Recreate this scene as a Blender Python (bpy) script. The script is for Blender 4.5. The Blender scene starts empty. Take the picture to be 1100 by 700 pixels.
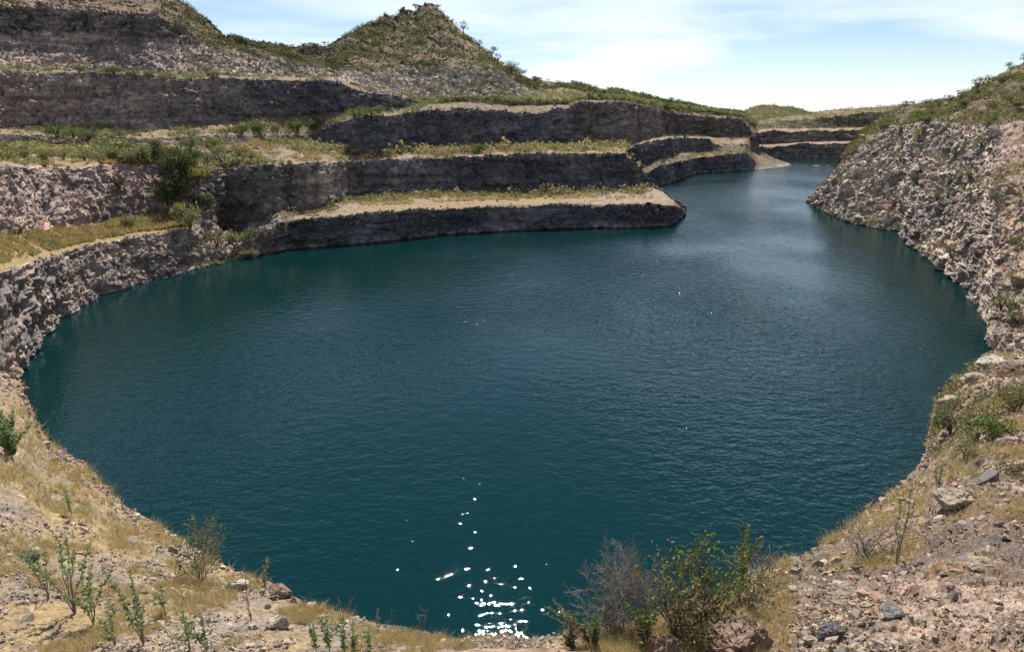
import bpy, bmesh, math
import numpy as np
from mathutils import Vector

# ------------------------------------------------------------------ camera, sky, sun, exposure
SC = bpy.context.scene
COL = SC.collection
F, CX, CY = 720.0, 550.0, 350.0            # focal length and centre in photograph pixels (1100 x 700)
CAMZ = 30.0                                # eye height above the water, metres
TAU = math.atan((350.0 - 118.0) / F)       # downward tilt: horizon at row 118
cam = bpy.data.cameras.new('camera'); cam_o = bpy.data.objects.new('camera', cam); COL.objects.link(cam_o)
cam.sensor_width = 36.0; cam.lens = F / 1100.0 * 36.0
cam.clip_start = 0.1; cam.clip_end = 9000.0
cam_o.location = (0, 0, CAMZ); cam_o.rotation_euler = (math.pi / 2 - TAU, 0, 0)
SC.camera = cam_o
SUN_EL, SUN_AZ = math.radians(46.8), math.radians(-1.8)     # azimuth from +Y towards +X
SKY_STRENGTH = 0.063
sun = bpy.data.lights.new('sun', 'SUN'); sun_o = bpy.data.objects.new('sun', sun); COL.objects.link(sun_o)
sun.energy = 5.0; sun.angle = math.radians(0.53); sun.color = (1.0, 0.95, 0.87)
sdir = Vector((math.sin(SUN_AZ) * math.cos(SUN_EL), math.cos(SUN_AZ) * math.cos(SUN_EL), math.sin(SUN_EL)))
sun_o.rotation_euler = sdir.to_track_quat('Z', 'Y').to_euler()
sun_o.location = sdir * 300

W = bpy.data.worlds.new('World'); SC.world = W; W.use_nodes = True
nt = W.node_tree; nt.nodes.clear(); N_ = nt.nodes; L_ = nt.links
sky = N_.new('ShaderNodeTexSky'); sky.sky_type = 'NISHITA'; sky.sun_disc = False
sky.sun_elevation = SUN_EL; sky.sun_rotation = SUN_AZ; sky.altitude = 1800; sky.air_density = 1.0
sky.dust_density = 0.15; sky.ozone_density = 2.6
bg = N_.new('ShaderNodeBackground'); bg.inputs[1].default_value = SKY_STRENGTH
out = N_.new('ShaderNodeOutputWorld')
tc = N_.new('ShaderNodeTexCoord'); sep = N_.new('ShaderNodeSeparateXYZ'); L_.new(tc.outputs['Generated'], sep.inputs[0])
def wmath(op, a, b=None, c=None):
    m = N_.new('ShaderNodeMath'); m.operation = op
    for i, v in enumerate((a, b, c)):
        if v is None: continue
        if isinstance(v, (int, float)): m.inputs[i].default_value = v
        else: L_.new(v, m.inputs[i])
    return m.outputs[0]
zz = wmath('ADD', wmath('MAXIMUM', sep.outputs[2], 0.0), 0.16)
comb = N_.new('ShaderNodeCombineXYZ')
L_.new(wmath('DIVIDE', sep.outputs[0], zz), comb.inputs[0]); L_.new(wmath('DIVIDE', sep.outputs[1], zz), comb.inputs[1])
mp = N_.new('ShaderNodeMapping'); mp.inputs['Scale'].default_value = (0.42, 0.62, 1); mp.inputs['Location'].default_value = (-4.1, -3.0, 0.0)
mp.inputs['Rotation'].default_value = (0, 0, 0.35)
L_.new(comb.outputs[0], mp.inputs[0])
cn = N_.new('ShaderNodeTexNoise'); cn.inputs['Scale'].default_value = 0.75; cn.inputs['Detail'].default_value = 7; cn.inputs['Roughness'].default_value = 0.52
cn.inputs['Distortion'].default_value = 0.35
L_.new(mp.outputs[0], cn.inputs['Vector'])
cr = N_.new('ShaderNodeValToRGB'); cr.color_ramp.elements[0].position = 0.40; cr.color_ramp.elements[1].position = 0.58
cr.color_ramp.interpolation = 'EASE'
L_.new(cn.outputs[0], cr.inputs[0])
mx = N_.new('ShaderNodeMix'); mx.data_type = 'RGBA'
veil = N_.new('ShaderNodeMapRange'); L_.new(sep.outputs[2], veil.inputs[0])
veil.inputs[1].default_value = 0.0; veil.inputs[2].default_value = 0.12; veil.inputs[3].default_value = 0.46; veil.inputs[4].default_value = 0.0
path = wmath('MINIMUM', wmath('DIVIDE', 0.12, wmath('ADD', wmath('MAXIMUM', sep.outputs[2], 0.0), 0.03)), 1.0)
L_.new(wmath('MAXIMUM', wmath('MULTIPLY', wmath('MULTIPLY', cr.outputs[0], 0.95), path), veil.outputs[0]), mx.inputs[0])
L_.new(sky.outputs[0], mx.inputs[6]); mx.inputs[7].default_value = (10.0, 10.8, 11.4, 1)
L_.new(mx.outputs[2], bg.inputs[0]); L_.new(bg.outputs[0], out.inputs[0])

SC.render.engine = 'CYCLES'
SC.cycles.use_denoising = True
SC.cycles.max_bounces = 5; SC.cycles.diffuse_bounces = 2; SC.cycles.glossy_bounces = 2; SC.cycles.transmission_bounces = 2
SC.cycles.sample_clamp_indirect = 4.0
SC.view_settings.view_transform = 'Standard'; SC.view_settings.look = 'None'
SC.view_settings.exposure = 0.76; SC.view_settings.gamma = 1.0; SC.view_settings.use_curve_mapping = False

# ------------------------------------------------------------------ helpers: pixels to rays, noise, meshes
rng = np.random.default_rng(11)
def ray(x, y):
    u = (np.asarray(x, float) - CX) / F; v = (CY - np.asarray(y, float)) / F
    u, v = np.broadcast_arrays(u, v)
    ct, st = math.cos(TAU), math.sin(TAU)
    return np.stack([u, ct + v * st, -st + v * ct], -1)
def project(P):
    ct, st = math.cos(TAU), math.sin(TAU)
    d = P - np.array([0, 0, CAMZ])
    fw = d[..., 1] * ct - d[..., 2] * st; up = d[..., 1] * st + d[..., 2] * ct
    fw = np.where(fw < 0.05, 0.05, fw)
    return CX + F * d[..., 0] / fw, CY - F * up / fw, fw
def pl(tab, xs):                                   # piecewise-linear table or constant
    if isinstance(tab, (int, float)): return np.full(len(xs), float(tab))
    t = np.array(tab, float); return np.interp(xs, t[:, 0], t[:, 1])

def _h(ix, iy, iz, seed):
    h = (ix.astype(np.uint32) * np.uint32(374761393) + iy.astype(np.uint32) * np.uint32(668265263)
         + iz.astype(np.uint32) * np.uint32(2147483647) + np.uint32((seed * 974634721 + 12345) & 0xffffffff))
    h = (h ^ (h >> np.uint32(13))) * np.uint32(1274126177)
    h = (h ^ (h >> np.uint32(16))) * np.uint32(2246822519)
    h = h ^ (h >> np.uint32(13))
    return (h & np.uint32(0xffffff)).astype(np.float32) / np.float32(0xffffff)
def vnoise(p, seed=0):
    fl = np.floor(p); f = (p - fl).astype(np.float32); i = fl.astype(np.int64)
    f = f * f * (3 - 2 * f); r = 0
    for dx in (0, 1):
        wx = f[:, 0] if dx else 1 - f[:, 0]
        for dy in (0, 1):
            wy = f[:, 1] if dy else 1 - f[:, 1]
            for dz in (0, 1):
                wz = f[:, 2] if dz else 1 - f[:, 2]
                r = r + wx * wy * wz * _h(i[:, 0] + dx, i[:, 1] + dy, i[:, 2] + dz, seed)
    return r * 2 - 1
def fbm(p, octaves=4, seed=0, gain=0.5):
    a, s, t = 1.0, 0.0, 0.0; q = np.array(p, float)
    for o in range(octaves):
        s = s + a * vnoise(q, seed + o); t += a; a *= gain; q = q * 2.03 + 17.3
    return s / t
def blocks(p, seed=0):
    """tilted facets of a jittered cell pattern: (height, cell id 0..1)"""
    q = p - 0.5; b = np.floor(q).astype(np.int64)
    best = np.full(len(p), 1e9, np.float32); hei = np.zeros(len(p), np.float32); cid = np.zeros(len(p), np.float32)
    for dx in (0, 1):
        for dy in (0, 1):
            for dz in (0, 1):
                ix, iy, iz = b[:, 0] + dx, b[:, 1] + dy, b[:, 2] + dz
                h1, h2, h3 = _h(ix, iy, iz, seed), _h(ix, iy, iz, seed + 7), _h(ix, iy, iz, seed + 13)
                ex = p[:, 0] - (ix + 0.2 + 0.6 * h1); ey = p[:, 1] - (iy + 0.2 + 0.6 * h2); ez = p[:, 2] - (iz + 0.2 + 0.6 * h3)
                d = ex * ex + ey * ey + ez * ez
                h4 = _h(ix, iy, iz, seed + 29)
                hh = h4 + (h1 - .5) * 1.6 * ey + (h2 - .5) * 1.6 * ez + (h3 - .5) * 1.6 * ex
                m = d < best
                best = np.where(m, d, best); hei = np.where(m, hh, hei); cid = np.where(m, h4, cid)
    return hei - 0.5, cid

def tag(o, label, cat=None, group=None, kind=None):
    o['label'] = label
    if cat: o['category'] = cat
    if group: o['group'] = group
    if kind: o['kind'] = kind
    return o
def np_mesh(name, V, Fq, attrs=None, smooth=False):
    """V (n,3); Fq (m,3|4) faces"""
    me = bpy.data.meshes.new(name)
    n, (m, k) = len(V), Fq.shape
    me.vertices.add(n); me.vertices.foreach_set('co', np.ascontiguousarray(V, np.float32).ravel())
    me.loops.add(m * k); me.loops.foreach_set('vertex_index', np.ascontiguousarray(Fq, np.int32).ravel())
    me.polygons.add(m); me.polygons.foreach_set('loop_start', np.arange(0, m * k, k, dtype=np.int32))
    try: me.polygons.foreach_set('loop_total', np.full(m, k, np.int32))
    except Exception: pass
    me.polygons.foreach_set('use_smooth', np.full(m, bool(smooth)))
    for key, a in (attrs or {}).items():
        a = np.asarray(a, np.float32)
        if a.ndim == 1:
            at = me.attributes.new(key, 'FLOAT', 'POINT'); at.data.foreach_set('value', np.ascontiguousarray(a))
        else:
            at = me.attributes.new(key, 'FLOAT_COLOR', 'POINT')
            if a.shape[1] == 3: a = np.concatenate([a, np.ones((len(a), 1), np.float32)], 1)
            at.data.foreach_set('color', np.ascontiguousarray(a).ravel())
    me.update(calc_edges=True); me.validate()
    return me
def link(name, me, mat=None, parent=None):
    o = bpy.data.objects.new(name, me); COL.objects.link(o)
    if mat is not None and me is not None and not me.materials: me.materials.append(mat)
    if parent is not None: o.parent = parent
    return o

# ------------------------------------------------------------------ materials
class Nodes:
    def __init__(self, name):
        self.m = bpy.data.materials.new(name); self.m.use_nodes = True
        self.t = self.m.node_tree; self.t.nodes.clear()
        self.o = self.t.nodes.new('ShaderNodeOutputMaterial')
    def n(self, typ, ins=None, **kw):
        nd = self.t.nodes.new(typ)
        for k, v in kw.items(): setattr(nd, k, v)
        for k, v in (ins or {}).items():
            s = nd.inputs[k]
            if isinstance(v, bpy.types.NodeSocket): self.t.links.new(v, s)
            elif isinstance(v, tuple) and len(v) == 3 and s.type == 'RGBA': s.default_value = (*v, 1)
            else: s.default_value = v
        return nd
    def noise(self, vec, scale, detail=4, rough=.55, dist=0.0):
        return self.n('ShaderNodeTexNoise', {'Vector': vec, 'Scale': scale, 'Detail': detail, 'Roughness': rough, 'Distortion': dist}).outputs[0]
    def ramp(self, v, lo, hi):
        return self.n('ShaderNodeMapRange', {0: v, 1: lo, 2: hi, 3: 0.0, 4: 1.0}).outputs[0]
    def mix(self, f, a, b, blend='MIX'):
        nd = self.n('ShaderNodeMix', {0: f, 6: a, 7: b}, data_type='RGBA', blend_type=blend); return nd.outputs[2]
    def math(self, op, a, b=0.0):
        return self.n('ShaderNodeMath', {0: a, 1: b}, operation=op).outputs[0]
    def attr(self, name): return self.n('ShaderNodeAttribute', attribute_name=name)
    def pos(self): return self.n('ShaderNodeNewGeometry').outputs['Position']
    def surf(self, s): self.t.links.new(s, self.o.inputs[0]); return self.m

def terrain_material(name, scale=1.0):
    N = Nodes(name); P = N.pos()
    rock = N.attr('rock').outputs['Fac']; grass = N.attr('grass').outputs['Fac']; tint = N.attr('tint').outputs['Color']
    cell = N.attr('cell').outputs['Fac']
    n0 = N.noise(P, 0.035 * scale, 4, .6); n1 = N.noise(P, 0.09 * scale, 5, .6); n2 = N.noise(P, 0.55 * scale, 5, .65); n3 = N.noise(P, 3.2 * scale, 4, .7)
    pat = N.math('ADD', N.math('MULTIPLY', n2, .5), N.math('MULTIPLY', n3, .5))
    val = N.math('ADD', N.math('MULTIPLY', N.ramp(pat, .40, .62), 1.05), N.math('MULTIPLY', cell, .75))
    dark = N.mix(1.0, tint, (0.30, 0.30, 0.32), 'MULTIPLY'); light = N.mix(1.0, tint, (1.9, 1.85, 1.8), 'MULTIPLY')
    rockc = N.mix(N.math('MULTIPLY', val, .6), dark, light)
    rockc = N.mix(1.0, rockc, N.mix(N.ramp(N.math('ADD', N.math('MULTIPLY', n0, .6), N.math('MULTIPLY', n1, .4)), .38, .62), (.52, .52, .56), (1.55, 1.5, 1.44)), 'MULTIPLY')
    bedv = N.noise(N.n('ShaderNodeMapping', {0: P, 'Scale': (.05 * scale, .05 * scale, .75 * scale), 'Rotation': (.06, .09, 0)}).outputs[0], 1.0, 4, .6, .6)
    rockc = N.mix(1.0, rockc, N.mix(N.ramp(bedv, .38, .62), (.66, .65, .66), (1.28, 1.24, 1.2)), 'MULTIPLY')
    rust = N.mix(N.math('MULTIPLY', N.ramp(n1, .52, .72), .5), rockc, N.mix(1.0, rockc, (1.25, .86, .66), 'MULTIPLY'))
    dirt = N.mix(N.ramp(pat, .40, .62), (0.13, 0.102, 0.078), (0.38, 0.31, 0.245))
    dirt = N.mix(N.ramp(n1, .45, .65), dirt, N.mix(1.0, dirt, (1.12, .92, .78), 'MULTIPLY'))
    dirt = N.mix(.85, dirt, N.mix(1.0, dirt, N.mix(1.0, tint, (2.9, 3.4, 4.0), 'MULTIPLY'), 'MULTIPLY'))
    gr = N.mix(N.ramp(n3, .35, .65), (0.16, 0.115, 0.05), (0.34, 0.25, 0.115))
    gmask = N.ramp(N.math('ADD', N.math('ADD', N.math('MULTIPLY', n2, .9), N.math('MULTIPLY', n1, .7)), N.math('MULTIPLY', grass, .5)), 1.02, 1.2)
    soil = N.mix(gmask, dirt, gr)
    rm = N.ramp(N.math('ADD', rock, N.math('MULTIPLY', N.math('SUBTRACT', n2, .5), .9)), .32, .62)
    col = N.mix(rm, soil, rust)
    zz = N.n('ShaderNodeSeparateXYZ', {0: P}).outputs[2]
    ring = N.math('MULTIPLY', N.n('ShaderNodeMapRange', {0: zz, 1: .5, 2: 1.1, 3: 1.0, 4: 0.0}).outputs[0], N.ramp(n2, .42, .6))
    col = N.mix(N.math('MULTIPLY', ring, .65), col, (.42, .39, .34))
    col = N.mix(N.n('ShaderNodeMapRange', {0: N.math('ADD', zz, N.math('MULTIPLY', n3, .25)), 1: .25, 2: .42, 3: .75, 4: 0.0}).outputs[0], col, (.035, .033, .03))
    bmp = N.n('ShaderNodeBump', {'Strength': .8, 'Distance': .16 / scale, 'Height': N.math('ADD', n3, N.math('MULTIPLY', n2, .8))})
    b = N.n('ShaderNodeBsdfPrincipled', {'Base Color': col, 'Roughness': .93, 'Normal': bmp.outputs[0], 'Specular IOR Level': .15})
    return N.surf(b.outputs[0])

def leaf_material(name, c1, c2, trans=.35):
    N = Nodes(name); v = N.attr('var').outputs['Fac']
    oi = N.n('ShaderNodeObjectInfo').outputs['Random']
    c = N.mix(v, c1, c2)
    c = N.mix(1.0, c, N.mix(oi, (0.78, 0.80, 0.80), (1.2, 1.14, 1.0)), 'MULTIPLY')
    d = N.n('ShaderNodeBsdfPrincipled', {'Base Color': c, 'Roughness': .62, 'Specular IOR Level': .25})
    t = N.n('ShaderNodeBsdfTranslucent', {'Color': N.mix(1.0, c, (1.1, 1.15, .6), 'MULTIPLY')})
    s = N.n('ShaderNodeMixShader', {0: trans, 1: d.outputs[0], 2: t.outputs[0]})
    return N.surf(s.outputs[0])
def bark_material(name, c1, c2):
    N = Nodes(name); P = N.pos()
    c = N.mix(N.noise(P, 14, 3), c1, c2)
    return N.surf(N.n('ShaderNodeBsdfPrincipled', {'Base Color': c, 'Roughness': .9, 'Specular IOR Level': .15}).outputs[0])
def stone_material(name, mul=(1, 1, 1)):
    N = Nodes(name); P = N.pos()
    oi = N.n('ShaderNodeObjectInfo').outputs['Random']; v = N.attr('var').outputs['Fac']
    k = N.n('ShaderNodeMath', {0: N.math('ADD', oi, v), 1: 1.0}, operation='FRACT').outputs[0]
    ramp = N.n('ShaderNodeValToRGB', {0: k}); cr = ramp.color_ramp; cr.interpolation = 'CONSTANT'
    cols = [(0, (.24, .205, .175)), (.16, (.33, .275, .225)), (.34, (.19, .175, .16)), (.46, (.40, .34, .28)), (.60, (.29, .235, .19)),
            (.72, (.165, .15, .14)), (.78, (.37, .24, .18)), (.86, (.44, .38, .31)), (.95, (.21, .205, .195))]
    cr.elements[0].position, cr.elements[0].color = 0, (*cols[0][1], 1)
    cr.elements[1].position, cr.elements[1].color = cols[-1][0], (*cols[-1][1], 1)
    for p, c in cols[1:-1]:
        e = cr.elements.new(p); e.color = (*c, 1)
    n2 = N.noise(P, 5, 5, .65); n3 = N.noise(P, 28, 4, .7)
    c = N.mix(1.0, ramp.outputs[0], N.mix(N.math('ADD', N.math('MULTIPLY', n2, .7), N.math('MULTIPLY', n3, .3)), tuple(.55 * k for k in mul), tuple(1.45 * k for k in mul)), 'MULTIPLY')
    bmp = N.n('ShaderNodeBump', {'Strength': .7, 'Distance': .03, 'Height': N.math('ADD', n2, n3)})
    return N.surf(N.n('ShaderNodeBsdfPrincipled', {'Base Color': c, 'Roughness': .9, 'Normal': bmp.outputs[0], 'Specular IOR Level': .2}).outputs[0])
def grass_material(name, c1, c2, c3):
    N = Nodes(name); v = N.attr('var').outputs['Fac']
    c = N.mix(v, c1, c2); c = N.mix(N.ramp(N.noise(N.pos(), .35, 3), .52, .66), c, c3)
    d = N.n('ShaderNodeBsdfPrincipled', {'Base Color': c, 'Roughness': .7, 'Specular IOR Level': .2})
    t = N.n('ShaderNodeBsdfTranslucent', {'Color': c})
    return N.surf(N.n('ShaderNodeMixShader', {0: .35, 1: d.outputs[0], 2: t.outputs[0]}).outputs[0])
def water_material():
    N = Nodes('quarry_water'); P = N.pos()
    def stretched(sx, sy, rot):
        return N.n('ShaderNodeMapping', {0: P, 'Scale': (sx, sy, 1), 'Rotation': (0, 0, rot)}).outputs[0]
    big = N.noise(stretched(.9, 1.4, .35), .55, 1, .5, .3)
    mid = N.noise(stretched(1, 1.5, -.25), 1.5, 1, .5, .2)
    fine = N.noise(stretched(1, 1.3, .6), 3.4, 1, .5)
    wind = N.ramp(N.noise(stretched(1, .8, .3), .017, 3, .5), .42, .60)
    sp = N.n('ShaderNodeSeparateXYZ', {0: P})
    side = N.n('ShaderNodeMapRange', {0: N.math('ADD', sp.outputs[0], N.math('MULTIPLY', sp.outputs[1], .25)), 1: -45.0, 2: 45.0, 3: .12, 4: 1.0}).outputs[0]   # the wall on the left shelters that side from the wind
    amp = N.math('MULTIPLY', N.math('ADD', N.math('MULTIPLY', wind, 1.15), .24), side)
    h = N.math('ADD', N.math('ADD', N.math('MULTIPLY', big, .60), N.math('MULTIPLY', mid, .34)), N.math('MULTIPLY', fine, .13))
    bmp = N.n('ShaderNodeBump', {'Strength': 1.0, 'Distance': .32, 'Height': N.math('MULTIPLY', h, N.math('ADD', N.math('MULTIPLY', amp, .9), .13))})
    rough = N.n('ShaderNodeMapRange', {0: N.math('ADD', sp.outputs[1], N.math('MULTIPLY', sp.outputs[0], .8)), 1: 85.0, 2: 230.0, 3: .008, 4: .11}).outputs[0]      # the channel lies open to the wind
    b = N.n('ShaderNodeBsdfPrincipled', {'Base Color': (0.0010, 0.0185, 0.0195), 'Roughness': rough, 'IOR': 1.333, 'Normal': bmp.outputs[0]})
    return N.surf(b.outputs[0])

M_TER = terrain_material('quarry_rock_and_soil'); M_NEAR = terrain_material('near_bank_soil', 2.6)
M_WATER = water_material(); M_STONE = stone_material('loose_stone'); M_STONEL = stone_material('mauve_stone', (.86, .75, .70)); M_STONED = stone_material('shade_toned_stone', (.48, .50, .54)); M_STONEN = stone_material('warm_scree_stone', (1.0, .90, .80)); M_STONER = stone_material('pale_tan_stone', (1.15, 1.13, 1.04))  # M_STONED: loose stone darkened and blued, wall shade put into its colour
M_GREY = leaf_material('grey_green_leaves', (0.10, 0.115, 0.066), (0.24, 0.25, 0.158))
M_GREEN = leaf_material('fresh_green_leaves', (0.06, 0.095, 0.03), (0.16, 0.205, 0.075))
M_DARK = leaf_material('dark_green_leaves', (0.03, 0.045, 0.02), (0.085, 0.105, 0.048))
M_OLIVE = leaf_material('olive_leaves', (0.088, 0.09, 0.05), (0.215, 0.20, 0.118))
M_DRY = leaf_material('dry_grey_twigs_and_leaves', (0.16, 0.14, 0.10), (0.36, 0.31, 0.22))
M_MILK = leaf_material('waxy_broad_leaves', (0.085, 0.145, 0.07), (0.26, 0.33, 0.185), .3)
M_YEL = leaf_material('yellow_green_leaves', (0.16, 0.165, 0.035), (0.33, 0.29, 0.08))
M_BARK = bark_material('brown_bark', (0.055, 0.042, 0.032), (0.16, 0.125, 0.09))
M_TWIG = bark_material('weathered_grey_twig', (0.12, 0.105, 0.09), (0.30, 0.27, 0.235))
M_GRASS = grass_material('dry_straw_grass', (0.31, 0.23, 0.10), (0.60, 0.475, 0.235), (0.37, 0.33, 0.135))
M_GRASSY = grass_material('yellow_bench_grass', (0.27, 0.205, 0.08), (0.46, 0.365, 0.15), (0.19, 0.19, 0.085))

# ------------------------------------------------------------------ terrain sheets lofted between traced bench lines
SHEETS = {}
def sheet(name, xs, lines, seed, mat, label, cut=None):
    """lines: dicts  y=row table, how=('z',tab)|('dz',tab)|('back',tab)|('rz',dr,z)|('drop',dr,dz)
       plus rows (to the previous line), amp, rock, grass, tint for the strip that ends in this line"""
    n = len(xs); pts = []; prev = None
    for L in lines:
        how = L['how'][0]
        if how in ('z', 'dz', 'back'):
            yy = pl(L['y'], xs)
            if L.get('wob'):
                q1 = np.stack([xs / 38., xs * 0 + seed, xs * 0 + len(pts)], -1); yy = yy + L['wob'] * (fbm(q1, 4, seed, .6) * 1.6)
            d = ray(xs, yy); hr = np.hypot(d[:, 0], d[:, 1])
            if how == 'back':
                t = (np.hypot(prev[:, 0], prev[:, 1]) + pl(L['how'][1], xs)) / hr
            else:
                z = pl(L['how'][1], xs) + (prev[:, 2] if how == 'dz' else 0)
                t = (z - CAMZ) / np.minimum(d[:, 2], -0.004)
                if prev is not None: t = np.maximum(t, (np.hypot(prev[:, 0], prev[:, 1]) + .6) / hr)
                if 'rmax' in L: t = np.minimum(t, L['rmax'] / hr)
            p = d * t[:, None]; p[:, 2] += CAMZ
        else:
            base = prev if prev is not None else FIRST[name](xs)
            r = np.hypot(base[:, 0], base[:, 1]); dr = pl(L['how'][1], xs)
            p = base * ((r + dr) / r)[:, None]
            p[:, 2] = pl(L['how'][2], xs) if how == 'rz' else base[:, 2] + pl(L['how'][2], xs)
        if 'cut' in L:                                    # past x0 the strip falls away behind instead
            x0, x1, dr, zc = L['cut']; r = np.hypot(prev[:, 0], prev[:, 1]); q = prev * ((r + dr) / r)[:, None]; q[:, 2] = zc
            w = np.clip((xs - x0) / (x1 - x0), 0, 1)[:, None]; p = p * (1 - w) + q * w
        pts.append(p); prev = p
    G = [pts[0][None]]; amp = [np.full((1, n), lines[0].get('amp', .3))]; rock = [np.full((1, n), 1.0)]; grass = [np.zeros((1, n))]
    tint = [np.broadcast_to(lines[1]['tint'](xs) if callable(lines[1]['tint']) else np.array(lines[1]['tint']), (1, n, 3))]
    strip = [np.zeros((1, n), int)]; frac = [np.zeros((1, n))]
    for k in range(1, len(lines)):
        L = lines[k]; m = L['rows']; t = (np.arange(1, m + 1) / m)[:, None, None]
        if L.get('persp'):
            d0 = project(pts[k - 1])[2][None, :, None]; d1 = project(pts[k])[2][None, :, None]; t = t * d0 / (d1 * (1 - t) + d0 * t)
        if 'bow' in L:                                    # concave (talus) or convex strips
            q = pts[k - 1][None] * (1 - t) + pts[k][None] * t
            q[..., 2] -= 4 * (t * (1 - t))[..., 0] * L['bow'] * (pts[k][:, 2] - pts[k - 1][:, 2])[None]
        else: q = pts[k - 1][None] * (1 - t) + pts[k][None] * t
        G.append(q)
        one = np.ones((m, n))
        amp.append(one * pl(L.get('amp', .3), xs)); rock.append(one * pl(L.get('rock', 1.), xs)); grass.append(one * pl(L.get('grass', 0.), xs))
        tn = L['tint'](xs) if callable(L['tint']) else np.array(L['tint'], float)
        tint.append(np.broadcast_to(tn, (m, n, 3))); strip.append(np.full((m, n), k)); frac.append(np.repeat((np.arange(m) / m)[:, None], n, 1))
    G = np.concatenate(G); amp = np.concatenate(amp); rock = np.concatenate(rock); grass = np.concatenate(grass)
    tint = np.concatenate(tint); strip = np.concatenate(strip); frac = np.concatenate(frac)
    R = len(G)
    for _ in range(2):                                    # soften the hand-over between strips
        a2 = amp.copy(); a2[1:-1] = (amp[:-2] + amp[1:-1] + amp[2:]) / 3; amp = a2
    du = np.gradient(G, axis=1); dv = np.gradient(G, axis=0)
    nrm = np.cross(du, dv); nrm /= np.linalg.norm(nrm, axis=-1, keepdims=True) + 1e-9
    tocam = np.array([0, 0, CAMZ + 5]) - G
    s = np.sign((nrm * tocam).sum(-1)); s[s == 0] = 1
    nrm = nrm * s[..., None]
    for _ in range(3):
        nrm[1:-1] = (nrm[:-2] + nrm[1:-1] + nrm[2:]) / 3
    nrm /= np.linalg.norm(nrm, axis=-1, keepdims=True) + 1e-9
    P = G.reshape(-1, 3)
    warp = np.stack([fbm(P / 5.0, 3, seed + 50 + i) for i in range(3)], -1) * 1.6
    Q = P + warp
    big = fbm(P / np.array([11., 11., 9.]), 4, seed + 1)
    b1, c1 = blocks(Q / np.array([3.6, 3.6, 2.4]), seed + 3)
    b2, c2 = blocks((Q + 31.7) / np.array([1.3, 1.3, 0.9]), seed + 4)
    fine = fbm(P / .9, 3, seed + 5, .6)
    fs = float(lines[0].get('scale', 1.0))
    if fs != 1.0:
        b1, c1 = blocks(Q / (3.2 * fs), seed + 3); b2, c2 = blocks((Q + 31.7) / (1.1 * fs), seed + 4)
        fine = fbm(P / (.8 * fs), 3, seed + 5, .6); big = fbm(P / (9. * fs), 4, seed + 1)
    rk = rock.ravel()
    butt = fbm(P / (np.array([6., 6., 30.]) * fs), 3, seed + 9)
    bed = fbm((P + warp * .5) @ np.array([[1, 0, .10], [0, 1, .05], [0, 0, 1]]) / (np.array([26., 26., 1.5]) * fs), 3, seed + 19)
    disp = big * 1.1 + bed * rk * .75 + butt * rk * 1.5 + rk * (b1 * 1.0 + b2 * .55) + fine * (.22 + .3 * rk)
    P = P + nrm.reshape(-1, 3) * (disp * amp.ravel())[:, None]
    cell = .55 * c1 + .45 * c2
    G = P.reshape(R, n, 3)
    idx = np.arange(R * n).reshape(R, n)
    Fq = np.stack([idx[:-1, :-1], idx[:-1, 1:], idx[1:, 1:], idx[1:, :-1]], -1).reshape(-1, 4)
    me = np_mesh(name, P, Fq, {'rock': rk, 'grass': grass.ravel(), 'tint': tint.reshape(-1, 3), 'cell': cell})
    o = link(name, me, mat); o['kind'] = 'structure'; o['label'] = label
    px, py, dep = project(G)
    SHEETS[name] = dict(G=G, frac=frac, px=px, py=py, dep=dep, strip=strip, o=o, xs=xs, nrm=nrm)
    return o
FIRST = {}
def lerp_tint(*stops):
    sx = np.array([s[0] for s in stops], float); sc = np.array([s[1] for s in stops], float)
    return lambda xs: np.stack([np.interp(xs, sx, sc[:, i]) for i in range(3)], -1)

MAUVE = (0.25, 0.203, 0.18); SHADE_ROCK = (0.108, 0.112, 0.124); GREYR = (0.185, 0.17, 0.157); PALE = (0.31, 0.285, 0.25); PINK = (0.34, 0.265, 0.21)  # the far walls' bluish shade is put into their dark rock tint
OLIVEG = (0.125, 0.108, 0.065)

T3_Y = [(-200, 158), (0, 156), (44, 155), (160, 156), (260, 151), (300, 152), (340, 154), (380, 161), (414, 164), (450, 161), (500, 160), (550, 158), (604, 158),
        (660, 154), (690, 150), (714, 146), (781, 147), (800, 147), (870, 152)]
T3_Z = [(-200, 22), (260, 22), (340, 20), (414, 18), (500, 17.5), (660, 17.5), (690, 16.5), (714, 15.5), (800, 15), (870, 13)]
# --- lower benches, left and far side
xs = np.arange(-200, 737, 0.95)
W_Y = [(-200, 640), (0, 436), (20, 410), (30, 388), (50, 362), (75, 338), (110, 317), (150, 305), (195, 294), (244, 281), (280, 275), (312, 268), (394, 261), (480, 252), (540, 248.5),
       (602, 246), (660, 244.5), (715, 243), (724, 241), (731, 235), (736, 228)]
C1_Y = [(-200, 345), (0, 294), (41, 279), (90, 266), (144, 254), (200, 247), (215, 252), (230, 262), (245, 270), (262, 262), (285, 248), (300, 240), (315, 236), (369, 232), (420, 227),
        (480, 223), (520, 221.5), (602, 220), (709, 221), (719, 221.5), (728, 223), (736, 226)]
T2_Y = [(-200, 290), (0, 253), (103, 245), (123, 238), (180, 231), (200, 233), (225, 241), (245, 246), (270, 240), (300, 230), (343, 224), (374, 212), (405, 210), (480, 206), (560, 206.5),
        (620, 204), (690, 202), (700, 202), (712, 206), (720, 213), (736, 225)]
C2_Y = [(-200, 182), (0, 178.5), (110, 180), (165, 178.6), (216, 181), (280, 179), (330, 177), (363, 175), (446, 170), (520, 167.5), (556, 167), (622, 164), (671, 164), (680, 173),
        (694, 187), (700, 196), (712, 204), (720, 211), (736, 224)]
FIRST['quarry_terrace'] = lambda xs: (lambda d: d * ((-CAMZ) / d[:, 2])[:, None] + np.array([0, 0, CAMZ]))(ray(xs, pl(W_Y, xs)))
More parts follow.
